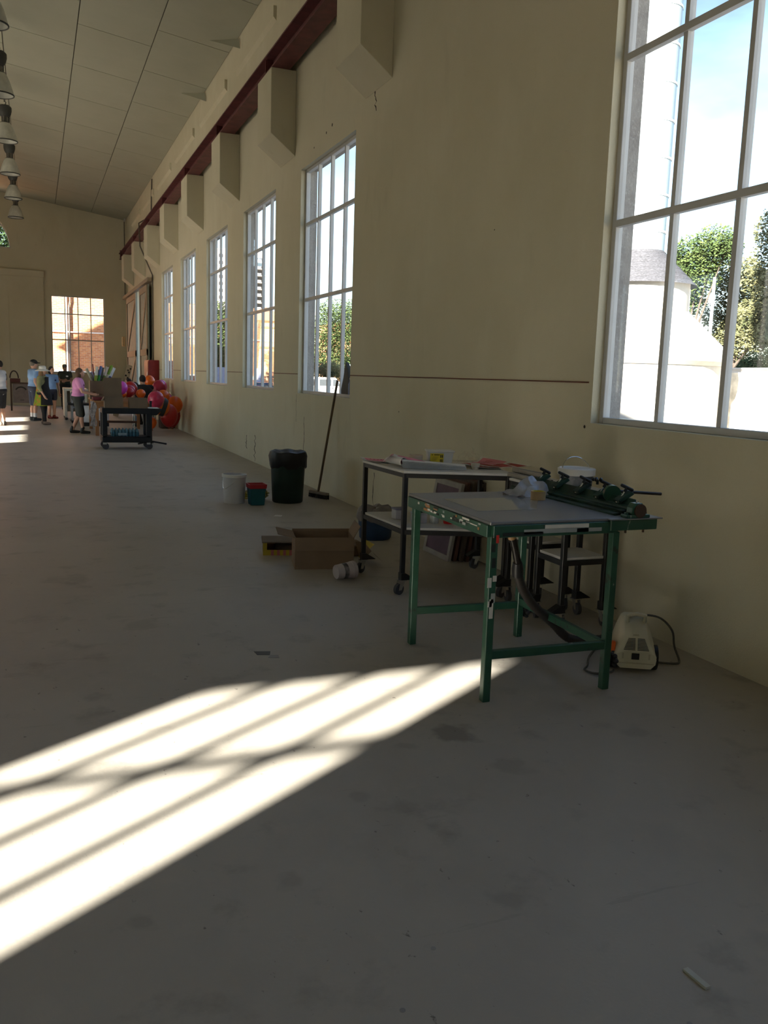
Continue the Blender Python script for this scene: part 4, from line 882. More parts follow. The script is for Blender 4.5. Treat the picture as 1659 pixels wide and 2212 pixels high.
# ---- squeegee boards on the narrow trolley
TIMB = mat('grey timber', (0.30, 0.27, 0.23), .7, var=.2, scale=3, stretch=(1, 1, 6))
for k, (dx, dz, ln) in enumerate(((0, 0, .44), (.07, .0, .46), (.05, .033, .42))):
    t = thing('squeegee', ('long timber squeegee lying at the edge of the narrow trolley', 'long timber squeegee lying along the wall side of the narrow trolley', 'long timber squeegee stacked on top of the two others')[k], 'squeegee', (3.33 + dx, 5.45, .92 + dz))
    y0 = 5.22 + .02 * k
    MB().box(3.24 + dx, 3.285 + dx, y0, y0 + ln, .921 + dz, .951 + dz).build('handle', TIMB, t, bevel=.004)
    MB().box(3.285 + dx, 3.302 + dx, y0, y0 + ln, .929 + dz, .941 + dz).build('blade', mat('dark rubber blade', (.05, .045, .04), .6), t)
# ---- dirty paint bucket
def bucket(name, label, c, rt, rb, h, m, rimm, handle, dirt=None):
    t = thing(name, label, 'bucket', c)
    sh = MB().lathe([(0, .004), (rb - .004, .004), (rb, 0), (rb + .002, .005), (rt - .004, h - .03), (rt, h - .028), (rt, h - .02), (rt + .003, h - .016), (rt + .004, h), (rt - .003, h), (rt - .006, h - .03), (rb - .005, .01), (0, .01)], c, 36).build('pail', m, t, smooth=True)
    MB().lathe([(rt + .001, h - .034), (rt + .007, h - .032), (rt + .007, h), (rt - .004, h + .002), (rt - .004, h - .004)], c, 36).build('rim', rimm, sh, smooth=True)
    MB().tube([Vector(c) + Vector(p) for p in handle], .0028, 6).build('bail_handle', CHROME, t, smooth=True)
    return t, sh
DIRTW = layered('paint stained plastic', (0.30, 0.31, 0.34), [((0.07, 0.08, 0.10), 7, .42, .6, (1, 1, .5), .9), ((0.55, 0.55, 0.56), 14, .62, .7, (1, 1, 1), .8)], rough=.5, bump=.05)
c = (3.365, 4.95, .921); hr = .118
bt, bs = bucket('paint_bucket', 'white lidded paint bucket with grey paint stains on the small trolley', c, .118, .10, .125, DIRTW, WHITE_L, [(hr * math.cos(a) * .95, hr * math.sin(a) * .95 * .3 + .0, .11 + .10 * math.sin(PI * i / 12)) for i, a in enumerate([PI - PI * k / 12 for k in range(13)])])
MB().lathe([(.122, .118), (.126, .122), (.126, .135), (.115, .14), (.11, .134), (0, .133)], c, 36).build('lid', WHITE_L, bt, smooth=True)
# ---- white bucket on the floor
c = (2.29, 10.82, 0); R_ = .148
wb, _ = bucket('white_bucket', 'tall white plastic bucket with wire handle on the floor', c, .148, .128, .36, mat('white bucket plastic', (0.62, 0.62, 0.65), .45, var=.05), WHITE_L, [(-.15, -.02, .28), (-.158, -.07, .20), (-.14, -.13, .19), (-.09, -.155, .23), (-.04, -.16, .27), (-.02, -.155, .29)])
# ---- teal square bucket
tq = thing('teal_bucket', 'small square teal bucket with red inner pail', 'bucket', (2.52, 10.60, 0))
def frus(x, y, a0, a1, z0, z1): return MB().add([(x - a0, y - a0, z0), (x + a0, y - a0, z0), (x + a0, y + a0, z0), (x - a0, y + a0, z0), (x - a1, y - a1, z1), (x + a1, y - a1, z1), (x + a1, y + a1, z1), (x - a1, y + a1, z1)], [(0, 3, 2, 1), (0, 1, 5, 4), (1, 2, 6, 5), (2, 3, 7, 6), (3, 0, 4, 7)])
frus(2.52, 10.60, .085, .10, 0, .22).build('pail', mat('teal plastic', (0.012, 0.10, 0.125), .4, var=.1), tq, bevel=.012, seg=2)
mb = frus(2.52, 10.60, .104, .11, .21, .262); fr2 = frus(2.52, 10.60, .08, .10, .05, .262)
mb.add(fr2.v, fr2.f); mb.add([(2.52 + sx * .11, 10.6 + sy * .11, .262) for sx, sy in ((-1, -1), (1, -1), (1, 1), (-1, 1))] + [(2.52 + sx * .10, 10.6 + sy * .10, .262) for sx, sy in ((-1, -1), (1, -1), (1, 1), (-1, 1))], [(0, 1, 5, 4), (1, 2, 6, 5), (2, 3, 7, 6), (3, 0, 4, 7)])
mb.build('inner_pail', mat('bright red plastic', (0.42, 0.02, 0.03), .4), tq)
MB().tube([(2.62, 10.6, .24), (2.635, 10.55, .17), (2.63, 10.5, .12)], .004, 6).build('handle', KNOB, tq)
# ---- yellow cord coil
pts = []
for i in range(150):
    a = i * .42; r = .11 + .035 * math.sin(i * 1.7) + .02 * random.random(); pts.append((2.58 + r * 1.25 * math.cos(a), 11.0 + r * math.sin(a), .012 + .0006 * i + .02 * random.random()))
tag(MB().tube(pts, .006, 5).build('yellow_cord', mat('yellow cord', (0.50, 0.38, 0.03), .5), smooth=True), 'tangled coil of yellow extension cord behind the teal bucket', 'cord')
# ---- bin with liner
bn = thing('rubbish_bin', 'dark green rubbish bin with black bag folded over its rim', 'bin', (2.97, 10.78, 0))
c = (2.97, 10.78, 0)
MB().lathe([(0, 0), (.185, 0), (.195, .012), (.225, .60), (.215, .60), (.185, .02), (0, .02)], c, 36).build('body', mat('dark green plastic', (0.010, 0.028, 0.022), .5, var=.15), bn, smooth=True)
mb = MB(); N = 48; V = []; Fc = []
prof = [(.222, .45), (.236, .47), (.238, .54), (.246, .60), (.232, .645), (.19, .66), (.10, .63), (.0, .60)]
for (r, z) in prof:
    for k in range(N):
        a = 2 * PI * k / N; w = 1 + .012 * math.sin(7 * a + z * 20) + .010 * math.sin(17 * a); V.append((c[0] + r * w * math.cos(a), c[1] + r * w * math.sin(a), z + (.018 * math.sin(5 * a) + .012 * math.sin(11 * a) if z < .5 else .006 * math.sin(6 * a) if r > .05 else 0)))
for i in range(len(prof) - 1):
    for k in range(N): Fc.append((i * N + k, i * N + (k + 1) % N, (i + 1) * N + (k + 1) % N, (i + 1) * N + k))
mb.add(V, Fc).build('bin_liner', mat('black bag', (0.009, 0.009, 0.010), .45, bump=.5, scale=12, bscale=14), bn, smooth=True)
# ---- broom
br = thing('broom', 'timber handled broom leaning against the window sill', 'broom', (3.47, 11.02, 0))
MB().cyl((3.46, 11.03, .085), (3.686, 11.0, 1.56), .016, n=10).build('handle', mat('brown broom stick', (0.11, 0.065, 0.032), .6, var=.2), br, smooth=True)
MB().bar((3.40, 11.20, .07), (3.54, 10.86, .07), .06, .035).build('head', mat('broom head', (0.19, 0.15, 0.11), .8), br, bevel=.008)
mb = MB()
for i in range(26):
    for j in range(3):
        t_ = i / 25; x, y = 3.40 + .14 * t_ + (j - 1) * .016, 11.20 - .34 * t_ + (j - 1) * .006
        mb.tube([(x, y, .055), (x + (random.random() - .5) * .02, y + (random.random() - .5) * .02, .002)], .005, 4)
mb.build('bristles', mat('dark bristle', (0.03, 0.025, 0.02), .9), br, kind='stuff')
# ---- grey rag and bottle in the window corner
tag(MB().prism([(10.94, 1.386), (10.69, 1.386), (10.66, 1.60), (10.72, 1.74), (10.79, 1.80), (10.86, 1.60), (10.95, 1.44)], 'x', 3.715, 3.765).build('dust_pan', mat('grey brush plastic', (0.09, 0.085, 0.08), .7), bevel=.012, seg=2, smooth=True), 'dark grey dust pan propped in the window corner', 'dust pan')
bo = thing('spray_bottle', 'pale blue plastic bottle in the window corner behind the dust pan', 'bottle', (3.735, 10.62, 1.385))
MB().lathe([(0, 0), (.028, 0), (.03, .01), (.03, .13), (.012, .17), (.012, .19), (0, .19)], (3.735, 10.625, 1.386), 18).build('body', mat('pale blue plastic', (0.20, 0.24, 0.42), .35), bo, smooth=True)
MB().cyl((3.735, 10.625, 1.576), (3.735, 10.625, 1.60), .014, n=12).build('cap', WHITE_L, bo, smooth=True)
# ---- cardboard boxes
CARD = mat('brown cardboard', (0.23, 0.16, 0.105), .85, var=.08, scale=3); CARD_I = mat('cardboard inside', (0.26, 0.21, 0.15), .9, var=.08)
def open_box(label, c, L, Wd, H_, ang, flaps, m=CARD, th=.006, name='cardboard_box'):
    t = thing(name, label, 'box', c); TMx = Matrix.Translation(c) @ Matrix.Rotation(ang, 4, 'Z')
    def B(nm, x0, x1, y0, y1, z0, z1):
        q = MB(); q.M = TMx; q.box(x0, x1, y0, y1, z0, z1); return q.build(nm, m, t)
    a, b = L / 2, Wd / 2
    B('base', -a, a, -b, b, 0, th); B('side', -a, a, -b, -b + th, th, H_); B('side', -a, a, b - th, b, th, H_); B('side', -a, -a + th, -b + th, b - th, th, H_); B('side', a - th, a, -b + th, b - th, th, H_)
    for (side, an, ln) in flaps:
        q = MB()
        if side in 'fb':
            s_ = -1 if side == 'f' else 1
            q.M = TMx @ Matrix.Translation((0, s_ * (b - th / 2), H_)) @ Matrix.Rotation(-s_ * an, 4, 'X')
            q.box(-a, a, -th / 2, th / 2, 0, ln)
        else:
            s_ = -1 if side == 'l' else 1
            q.M = TMx @ Matrix.Translation((s_ * (a - th / 2), 0, H_)) @ Matrix.Rotation(s_ * an, 4, 'Y')
            q.box(-th / 2, th / 2, -b, b, 0, ln)
        q.build('flap', m, t)
    return t
open_box('open brown cardboard box with folded out flaps on the floor', (2.26, 7.05, 0), .50, .34, .27, -.20, (('f', 2.95, .11), ('l', 1.35, .15), ('r', .5, .11), ('b', .15, .02)))
# striped ink tray box behind
yb_ = thing('striped_carton', 'torn carton with yellow and pink striped edge behind the cardboard box', 'carton', (2.08, 7.62, 0))
YM = Matrix.Translation((2.06, 7.66, 0)) @ Matrix.Rotation(-.22, 4, 'Z')
def ybx(nm, m, *a, par=yb_):
    q = MB(); q.M = YM; q.box(*a); return q.build(nm, m, par)
YEL = mat('yellow card', (0.42, 0.32, 0.03), .7)
ybx('base', CARD, -.17, .17, -.14, .14, 0, .012); fr_ = ybx('front_edge', YEL, -.17, .17, -.148, -.14, 0, .05)
for k in range(5): ybx('pink_stripe', mat('pink card', (0.42, 0.13, 0.13), .7), -.10 + .055 * k, -.075 + .055 * k, -.1495, -.148, .0, .05, par=fr_)
ybx('corner_post', YEL, -.17, -.135, -.148, -.11, .05, .115); ybx('side', CARD, -.17, -.16, -.11, .14, .012, .115); ybx('back', CARD, -.16, .17, .13, .14, .012, .115)
q = MB(); q.M = YM; q.box(-.18, .17, -.155, .145, .115, .127); q.build('lid', mat('grey brown card', (0.20, 0.165, 0.13), .85), yb_)
q = MB(); q.M = YM; q.add([(-.06, -.12, .06), (.14, -.12, .03), (.14, .1, .05), (-.06, .1, .09)], [(0, 1, 2, 3)]); q.build('torn_sheet', CARD_I, yb_)
# flattened cardboard to the right
fcb = thing('flattened_carton', 'crushed yellow brown carton lying between the box and the blue tub', 'carton', (2.62, 7.35, 0))
q = MB(); q.add([(2.60, 7.0, .02), (2.68, 6.96, .12), (2.70, 7.18, .15), (2.62, 7.22, .16)], [(0, 1, 2, 3)]); q.add([(2.68, 6.96, .12), (2.78, 6.93, .02), (2.76, 7.1, .06), (2.70, 7.18, .15)], [(0, 1, 2, 3)]); q.build('torn_flap', CARD, fcb)
q = MB(); q.box(2.56, 2.78, 7.32, 7.62, 0, .10); q.build('body', CARD, fcb, bevel=.01)
q = MB(); q.add([(2.68, 7.26, .0), (2.80, 7.20, .13), (2.80, 7.42, .13), (2.72, 7.5, .0)], [(0, 1, 2, 3)]); q.build('yellow_end', YEL, fcb)
# paint pot on its side
pp = thing('paint_pot', 'pinkish white paint pot with dark label lying on its side', 'paint pot', (2.28, 6.50, 0))
PMx = Matrix.Translation((2.19, 6.47, .068)) @ Matrix.Rotation(.18, 4, 'Z') @ Matrix.Rotation(PI / 2 - .05, 4, 'Y')
POTM = layered('stained white pot', (0.50, 0.45, 0.46), [((0.33, 0.24, 0.26), 10, .5, .68, (1, 1, 1), .6)], rough=.5)
def plathe(nm, m, prof, par=pp):
    q = MB(); q.M = PMx; q.lathe(prof, (0, 0, 0), 28); return q.build(nm, m, par, smooth=True)
pot = plathe('pot', POTM, [(0, 0), (.054, 0), (.058, .006), (.066, .135), (.07, .137), (.07, .145), (.067, .147), (.067, .155), (.071, .157), (.071, .17), (.06, .17), (.055, .16), (0, .155)])
plathe('label', mat('dark label', (0.04, 0.035, 0.035), .5, var=.5, scale=20, rgb2=(0.25, 0.23, 0.23)), [(.0612, .055), (.0638, .10)], pot)
q = MB(); q.M = PMx @ Matrix.Rotation(2.45, 4, 'Z')
q.add([(.0625 * math.cos(a), .0625 * math.sin(a), z) if z < .08 else (.0646 * math.cos(a), .0646 * math.sin(a), z) for z in (.058, .098) for a in (-.25, -.08, .08, .25)], [(0, 1, 5, 4), (1, 2, 6, 5), (2, 3, 7, 6)]); q.build('label_panel', PAPER, pot)
# blue tub under a plastic bag
bt_ = thing('blue_tub', 'blue plastic tub with crumpled clear bag, behind the trolley', 'tub', (3.16, 8.12, 0))
q = MB(); q.lathe([(0, 0), (.15, 0), (.165, .02), (.185, .26), (.175, .26), (.15, .03), (0, .03)], (3.16, 8.12, 0), 28, 1.0, .85); q.build('tub', mat('blue translucent plastic', (0.03, 0.07, 0.16), .4, var=.2), bt_, smooth=True)
mb = MB(); V = []; Fc = []; N = 30
prof = [(.188, .20), (.196, .25), (.19, .30), (.15, .33), (.08, .325), (0, .31)]
for (r, z) in prof:
    for k in range(N):
        a = 2 * PI * k / N; w = 1 + .05 * math.sin(5 * a + z * 30) + .03 * math.sin(13 * a); V.append((3.16 + r * w * math.cos(a), 8.12 + .85 * r * w * math.sin(a), z + .014 * math.sin(7 * a)))
for i in range(len(prof) - 1):
    for k in range(N): Fc.append((i * N + k, i * N + (k + 1) % N, (i + 1) * N + (k + 1) % N, (i + 1) * N + k))
mb.add(V, Fc).build('plastic_bag', mat('grey plastic bag', (0.20, 0.18, 0.18), .35, bump=.4, bscale=20), bt_, smooth=True)
# ---- floor scraps
def scrap(name, label, cat, pts, m, th=.002, group=None):
    return tag(MB().prism(pts, 'z', 0.0005, th).build(name, m), label, cat, group)
GS = mat('pale grey sticker', (0.30, 0.295, 0.29), .6); DS = mat('dark grey sticker', (0.09, 0.095, 0.10), .6)
scrap('floor_sticker', 'dark grey square sticker stuck to the floor', 'sticker', [(1.155, 4.80), (1.225, 4.78), (1.245, 4.845), (1.15, 4.87)], DS)
scrap('floor_sticker', 'pale grey square sticker beside the dark one on the floor', 'sticker', [(1.205, 4.735), (1.265, 4.715), (1.272, 4.765), (1.228, 4.778)], GS)
for (x, y, w_, l_) in ((2.26, 17.4, .12, .45), (2.24, 16.2, .13, .75), (2.25, 15.05, .12, .40), (2.28, 14.3, .12, .42)):
    scrap('floor_tape', 'short pale strip of floor tape in the broken line toward the cart', 'floor tape', [(x - w_ / 2, y - l_ / 2), (x + w_ / 2, y - l_ / 2), (x + w_ / 2, y + l_ / 2), (x - w_ / 2, y + l_ / 2)], mat('worn tape', (0.40, 0.38, 0.35), .7), .0015, 'broken tape line on the floor')
ca_, sa_ = math.cos(-1.5), math.sin(-1.5)
scrap('timber_offcut', 'small pale offcut strip lying alone on the bare floor', 'offcut', [(1.655 + ca_ * u - sa_ * v, 1.70 + sa_ * u + ca_ * v) for u, v in ((-.042, -.009), (.042, -.009), (.042, .009), (-.042, .009))], mat('pale offcut', (0.50, 0.52, 0.48), .6), .008)
scrap('paper_scrap', 'torn white paper scrap on the floor in front of the bin', 'scrap', [(2.50, 9.66), (2.58, 9.62), (2.62, 9.72), (2.55, 9.76)], PAPER)
for k in range(3):
    x, y = ((1.02, 2.06), (0.84, 1.86), (1.52, 1.57))[k]
    tag(MB().lathe([(0, .0005), (.008, .0005), (.008, .0012), (0, .0012)], (x, y, 0), 12).build('paint_drip', GS), ('round pale paint drip on the floor, toward the printing table', 'round pale paint drip on the floor, alone in the middle', 'tan paint drip on the floor close to the offcut')[k], 'paint drip')
# ================================================================== FAR END: CART, BENCH, PEOPLE
# ---- black utility cart
BK = mat('black cart plastic', (0.012, 0.013, 0.016), .55)
ct = thing('utility_cart', 'black plastic utility cart with boxes on top and bottled water below', 'cart', (1.72, 18.75, 0))
cx0, cx1, cy0, cy1 = 1.22, 2.18, 18.45, 19.05
for (x, y) in ((cx0 + .05, cy0 + .05), (cx1 - .05, cy0 + .05), (cx0 + .05, cy1 - .05), (cx1 - .05, cy1 - .05)):
    MB().box(x - .05, x + .05, y - .05, y + .05, .26, .74).build('post', BK, ct, bevel=.015)
    f = MB().box(x - .035, x + .035, y - .03, y + .03, .10, .145).build('caster_fork', CHROME, ct)
    MB().tube([(x + .015, y - .025, .065), (x + .015, y + .025, .065)], [.065, .065], 18).build('wheel', RUBBER, f, smooth=True)
MB().box(cx0, cx1, cy0, cy1, .14, .26).build('lower_tray', BK, ct, bevel=.015)
MB().box(cx0, cx1 + .02, cy0, cy1, .72, .835).build('upper_tray', BK, ct, bevel=.015)
MB().prism([(cx1 - .02, .70), (cx1 + .12, .70), (cx1 + .22, .80), (cx1 + .22, .835), (cx1 - .02, .835)], 'y', cy0 + .02, cy1 - .02).build('push_handle', BK, ct, bevel=.012)
open_box('open cardboard box with tall raised flap on the black cart', (1.46, 18.66, .836), .36, .30, .22, 0, (('b', .05, .38), ('l', 2.6, .1)))
open_box('low cardboard box without lid on the handle side of the cart', (1.94, 18.66, .836), .36, .30, .21, 0, ())
tag(MB().box(2.14, 2.34, 18.5, 18.75, .836, .852).build('paper_pad', PAPER), 'white pad of paper on the cart handle tray', 'paper')
wp = thing('water_pack', 'shrink wrapped pack of blue water bottles on the cart shelf', 'water pack', (1.68, 18.7, .261))
WB = mat('blue water plastic', (0.10, 0.22, 0.28), .2, var=.25, scale=20)
for i in range(8):
    for j in range(4):
        x, y = 1.435 + .068 * i, 18.56 + .075 * j
        MB().lathe([(0, 0), (.031, 0), (.032, .09), (.028, .115), (.012, .135), (.012, .155), (0, .156)], (x, y, .262), 10).build('bottle', WB, wp, smooth=True)
MB().box(1.398, 1.948, 18.52, 18.83, .262, .355).build('shrink_wrap', glass_mat('shrink film', (.62, .82, .88), .12), wp, bevel=.02)
MB().box(1.53, 1.70, 18.512, 18.516, .28, .335).build('pack_label', mat('pale blue label', (.30, .42, .48), .5), wp)
# ---- tripod base behind cart
tr = thing('stand_base', 'black folded tripod stand base beside the cart on the floor', 'stand', (2.35, 19.7, 0))
MB().cyl((2.32, 19.72, .02), (2.32, 19.72, .95), .028, n=10).build('pole', BK, tr)
for (dx, dy) in ((.32, -.12), (-.28, -.06), (.08, .3)): MB().bar((2.32, 19.72, .07), (2.32 + dx, 19.72 + dy, .02), .03, .035).build('foot', BK, tr)
# ---- timber bench with rolls
OAK = mat('orange timber', (0.26, 0.12, 0.045), .6, var=.2, scale=3, stretch=(1, 1, .3)); DOAK = mat('brown timber', (0.10, 0.05, 0.03), .6)
bn2 = thing('work_bench', 'timber work bench with orange legs piled with craft materials', 'bench', (2.0, 23.6, 0))
bx0, bx1, by0, by1 = 1.36, 2.60, 22.3, 24.9
MB().box(bx0 - .06, bx1 + .06, by0 - .06, by1 + .06, .80, .84).build('top', OAK, bn2, bevel=.005)
for (x, y) in ((bx0, by0), (bx1, by0), (bx0, by1), (bx1, by1)): MB().box(x - .04, x + .04, y - .04, y + .04, 0, .80).build('leg', OAK, bn2)
MB().box(bx0, bx1, by0 - .02, by0 + .02, .66, .80).build('apron', OAK, bn2); MB().box(bx0 - .02, bx0 + .02, by0, by1, .66, .80).build('apron', OAK, bn2)
MB().box(bx0 - .02, bx0 + .02, by0, by1, .16, .22).build('stretcher', DOAK, bn2); MB().box(bx0, bx1, by1 - .02, by1 + .02, .16, .22).build('stretcher', DOAK, bn2)
tag(MB().box(1.28, 1.66, 22.5, 22.9, .842, .92).build('red_case', mat('dark red case', (.10, .012, .018), .5), bevel=.01), 'flat dark red case at the corner of the work bench', 'case')
rbx = open_box('tall cardboard box holding rolls of coloured paper on the bench', (1.52, 23.65, .842), .50, .5, .46, 0, ())
q = MB(); q.box(1.33, 1.40, 23.39, 23.396, 1.0, 1.03); q.box(1.36, 1.56, 23.39, 23.396, .96, .972); q.build('marker_scribble', mat('brown marker', (.10, .05, .02), .8), rbx)
rolls = [((.25, .33, .03), (.6, .6, .55), 'lime green roll of paper with white band'), ((.03, .25, .06), (.10, .15, .4), 'bright green roll of paper with blue tip'), ((.10, .02, .03), (.2, .03, .03), 'dark maroon roll of paper, thinnest of the bunch'), ((.13, .20, .05), (.62, .58, .55), 'olive green roll of paper leaning to the wall'), ((.60, .58, .52), (.2, .35, .05), 'white roll of paper with green tip'), ((.05, .07, .22), (.5, .55, .65), 'dark blue roll of paper behind the white one'), ((.16, .15, .13), (.3, .28, .2), 'grey patterned roll of paper leaning to the people'), ((.10, .13, .25), (.25, .25, .4), 'purple blue roll of paper beside the grey one'), ((.05, .05, .06), (.1, .1, .1), 'black roll of paper at the back of the bunch'), ((.02, .05, .03), (.05, .1, .05), 'very dark green roll of paper at the back of the bunch')]
ends = [(1.46, 1.66), (1.56, 1.67), (1.36, 1.72), (1.72, 1.66), (1.83, 1.70), (1.88, 1.64), (1.20, 1.60), (1.33, 1.52), (1.62, 1.64), (1.50, 1.58)]
for k, (c1_, c2_, lb) in enumerate(rolls):
    ex_, ez_ = ends[k]; y_ = 23.52 + .035 * (k % 5) + .14 * (k > 7)
    a = Vector((1.36 + .033 * k if k < 8 else 1.5 + .06 * (k - 8), y_, .86)); b = Vector((ex_, y_ + .05, ez_))
    rr = .014 if k == 2 else .034
    t = thing('paper_roll', lb, 'paper roll', tuple(a)); m_ = a + (b - a) * .72
    MB().cyl(a, m_, rr, n=12).build('roll', mat('roll %d' % k, c1_, .5), t, smooth=True); MB().cyl(m_, b, rr * 1.02, n=12).build('end_band', mat('roll end %d' % k, c2_, .5), t, smooth=True)
tag(MB().lathe([(0, 0), (.05, .0), (.06, .02), (.03, .045), (.02, .06), (0, .05)], (1.60, 22.6, .921), 7).build('crumpled_paper', PAPER), 'small crumple of white paper on the dark red case', 'paper')
MBx = MB(); V = []; Fc = []
for i in range(6):
    for j in range(9): V.append((1.20 + .028 * i + .02 * math.sin(j * 1.3 + i), 22.26 + .01 * math.sin(i * 2 + j), .83 - .075 * j + .01 * math.sin(i * 3)))
for i in range(5):
    for j in range(8): Fc.append((i * 9 + j, (i + 1) * 9 + j, (i + 1) * 9 + j + 1, i * 9 + j + 1))
tag(MBx.add(V, Fc).build('hanging_cloth', mat('patterned grey cloth', (.24, .22, .22), .9, var=.3, scale=25), smooth=True), 'grey patterned cloth hanging off the work bench corner', 'cloth')
# ---- white tables near the people
PALE = mat('pale table', (0.55, 0.53, 0.45), .5); STEEL = mat('pale grey steel', (0.38, 0.42, 0.46), .35, .4)
t = thing('cream_table', 'cream panel sided table on castors behind the pink shirted woman', 'table', (1.0, 29.6, 0))
MB().box(.80, 1.5, 28.8, 30.4, .90, .97).build('top', PALE, t); MB().box(.81, .87, 28.85, 30.35, .10, .90).build('side_panel', PALE, t); MB().box(.80, 1.5, 30.3, 30.35, .2, .9).build('back_panel', mat('tan board', (.30, .25, .17), .8), t)
for (x, y) in ((.86, 28.9), (1.44, 28.9), (.86, 30.3), (1.44, 30.3)):
    MB().box(x - .03, x + .03, y - .03, y + .03, .08, .90).build('leg', PALE, t); MB().ball((x, y, .045), .045, 10, 8).build('castor', KNOB, t, smooth=True)
t = thing('steel_trolley', 'grey steel trolley frame with dark shelf behind the pink shirted woman', 'trolley', (1.3, 27.6, 0))
for (x, y) in ((.98, 27.4), (1.62, 27.4), (.98, 28.0), (1.62, 28.0)):
    MB().box(x - .025, x + .025, y - .025, y + .025, .08, .91).build('leg', STEEL, t); MB().ball((x, y, .042), .042, 10, 8).build('castor', KNOB, t, smooth=True)
MB().box(.95, 1.65, 27.37, 28.03, .88, .92).build('top', STEEL, t); MB().box(.86, 1.7, 27.35, 28.05, .52, .58).build('shelf', BK, t); MB().box(.97, 1.63, 27.38, 28.02, .44, .48).build('lower_rail', STEEL, t)
tag(MB().lathe([(0, 0), (.04, 0), (.045, .1), (0, .1)], (1.15, 27.55, .921), 14).build('white_cup', WHITE_L, smooth=True), 'white plastic cup on the grey steel trolley', 'cup')
t = thing('white_crate', 'white plastic crate under the work bench end', 'crate', (1.45, 26.2, 0)); MB().box(1.2, 1.9, 25.9, 26.6, 0.10, .55).build('body', mat('white crate plastic', (.5, .53, .58), .5), t, bevel=.02); MB().box(1.2, 1.9, 25.9, 26.6, 0, .10).build('base', BK, t)
# ---- sign board crate at the far wall
sb = thing('sign_board', 'pale wooden board with dark arched lettering standing by the far portal', 'board', (-.50, 34.5, 0))
SBM = mat('pinkish board', (.26, .20, .18), .7)
MB().box(-.78, -.22, 34.5, 34.9, .29, .97).build('panel', SBM, sb, bevel=.01); MB().box(-.86, -.16, 34.48, 34.95, .97, 1.02).build('top_shelf', DOAK, sb)
for x in (-.86, -.20): MB().box(x, x + .06, 34.5, 34.56, 0, .97).build('leg', DOAK, sb)
mb = MB(); mb.tube([(-.5 + .2 * math.cos(a * PI / 12), 34.495, .66 + .2 * math.sin(a * PI / 12)) for a in range(2, 11)], .028, 6); mb.build('lettering_arc', mat('dark lettering', (.06, .05, .04), .7), sb)
MB().box(-.54, -.40, 34.49, 34.50, .38, .40).build('lettering_line', MATS['dark lettering'], sb)
tag(MB().box(-.86, -.52, 34.5, 34.8, 1.021, 1.16).build('red_crate', mat('red brown crate', (.10, .025, .02), .6), bevel=.01), 'red brown crate on top of the sign board shelf', 'crate')
tag(MB().tube([(-.86 + .14 * (1 - math.cos(a * PI / 10)), 34.62, 1.17 + .26 * math.sin(a * PI / 10)) for a in range(11)], .022, 8).build('hoop', mat('dark hoop', (.07, .04, .03), .7), smooth=True), 'dark bent hoop standing on the red brown crate', 'hoop')
# ---- red cabinet and exit box near the doors
t = thing('fire_cabinet', 'red steel fire hose cabinet on the wall beside the sliding door', 'cabinet', (3.5, 30.4, .9))
MB().box(3.36, 3.69, 29.0, 30.1, 1.08, 1.93).build('body', mat('fire red', (.20, .014, .016), .45), t, bevel=.01); MB().box(3.345, 3.36, 29.05, 30.05, 1.12, 1.89).build('door', mat('fire red door', (.22, .016, .018), .45), t, bevel=.006); MB().box(3.33, 3.345, 29.12, 29.16, 1.45, 1.56).build('handle', CHROME, t)
tag(MB().box(3.40, 3.52, 38.4, 38.6, 2.55, 2.95).build('door_light', mat('warm plastic box', (.62, .45, .25), .4), bevel=.02), 'small pale box light on the far sliding door', 'light')
# ---- brown box with leg by the wall
t = thing('brown_stool', 'dark brown boxy stool under the orange balloons by the wall', 'stool', (3.43, 25.3, 0))
MB().box(3.22, 3.62, 25.1, 25.55, .02, .42).build('body', mat('dark brown card', (.10, .06, .045), .8), t, bevel=.01); MB().box(3.55, 3.59, 25.06, 25.10, .05, .42).build('leg', PALE, t)
# ---- paper balloons
BAL = {'red': mat('red balloon', (.42, .018, .018), .3, var=.12, scale=3), 'orange': mat('orange balloon', (.68, .12, .012), .3, var=.12, scale=3), 'pink': mat('pink balloon', (.62, .08, .30), .3, var=.1), 'rose': mat('rose balloon', (.45, .03, .08), .3, var=.1), 'magenta': mat('magenta balloon', (.55, .06, .42), .3, var=.1)}
KN = mat('balloon knot', (.30, .12, .08), .5)
def balloon(kind, label, c, r, grp=None):
    t = thing('balloon', label, 'balloon', (c[0], c[1], c[2] - r[2]), grp)
    q = MB(); q.lathe([(0, -1.0)] + [(math.cos(a) * (1 - .10 * (math.sin(a) < 0) * -math.sin(a)), math.sin(a)) for a in [(-PI / 2 + PI * k / 14) for k in range(1, 14)]] + [(0, 1.0)], (0, 0, 0), 20)
    q.v = [(c[0] + x * r[0], c[1] + y * r[1], c[2] + z * r[2]) for (x, y, z) in q.v]; q.build('skin', BAL[kind], t, smooth=True)
    MB().lathe([(.035, 0), (.012, .03), (.03, .05)], (c[0], c[1], c[2] - r[2] - .045), 8).build('neck', KN, t)
    return t
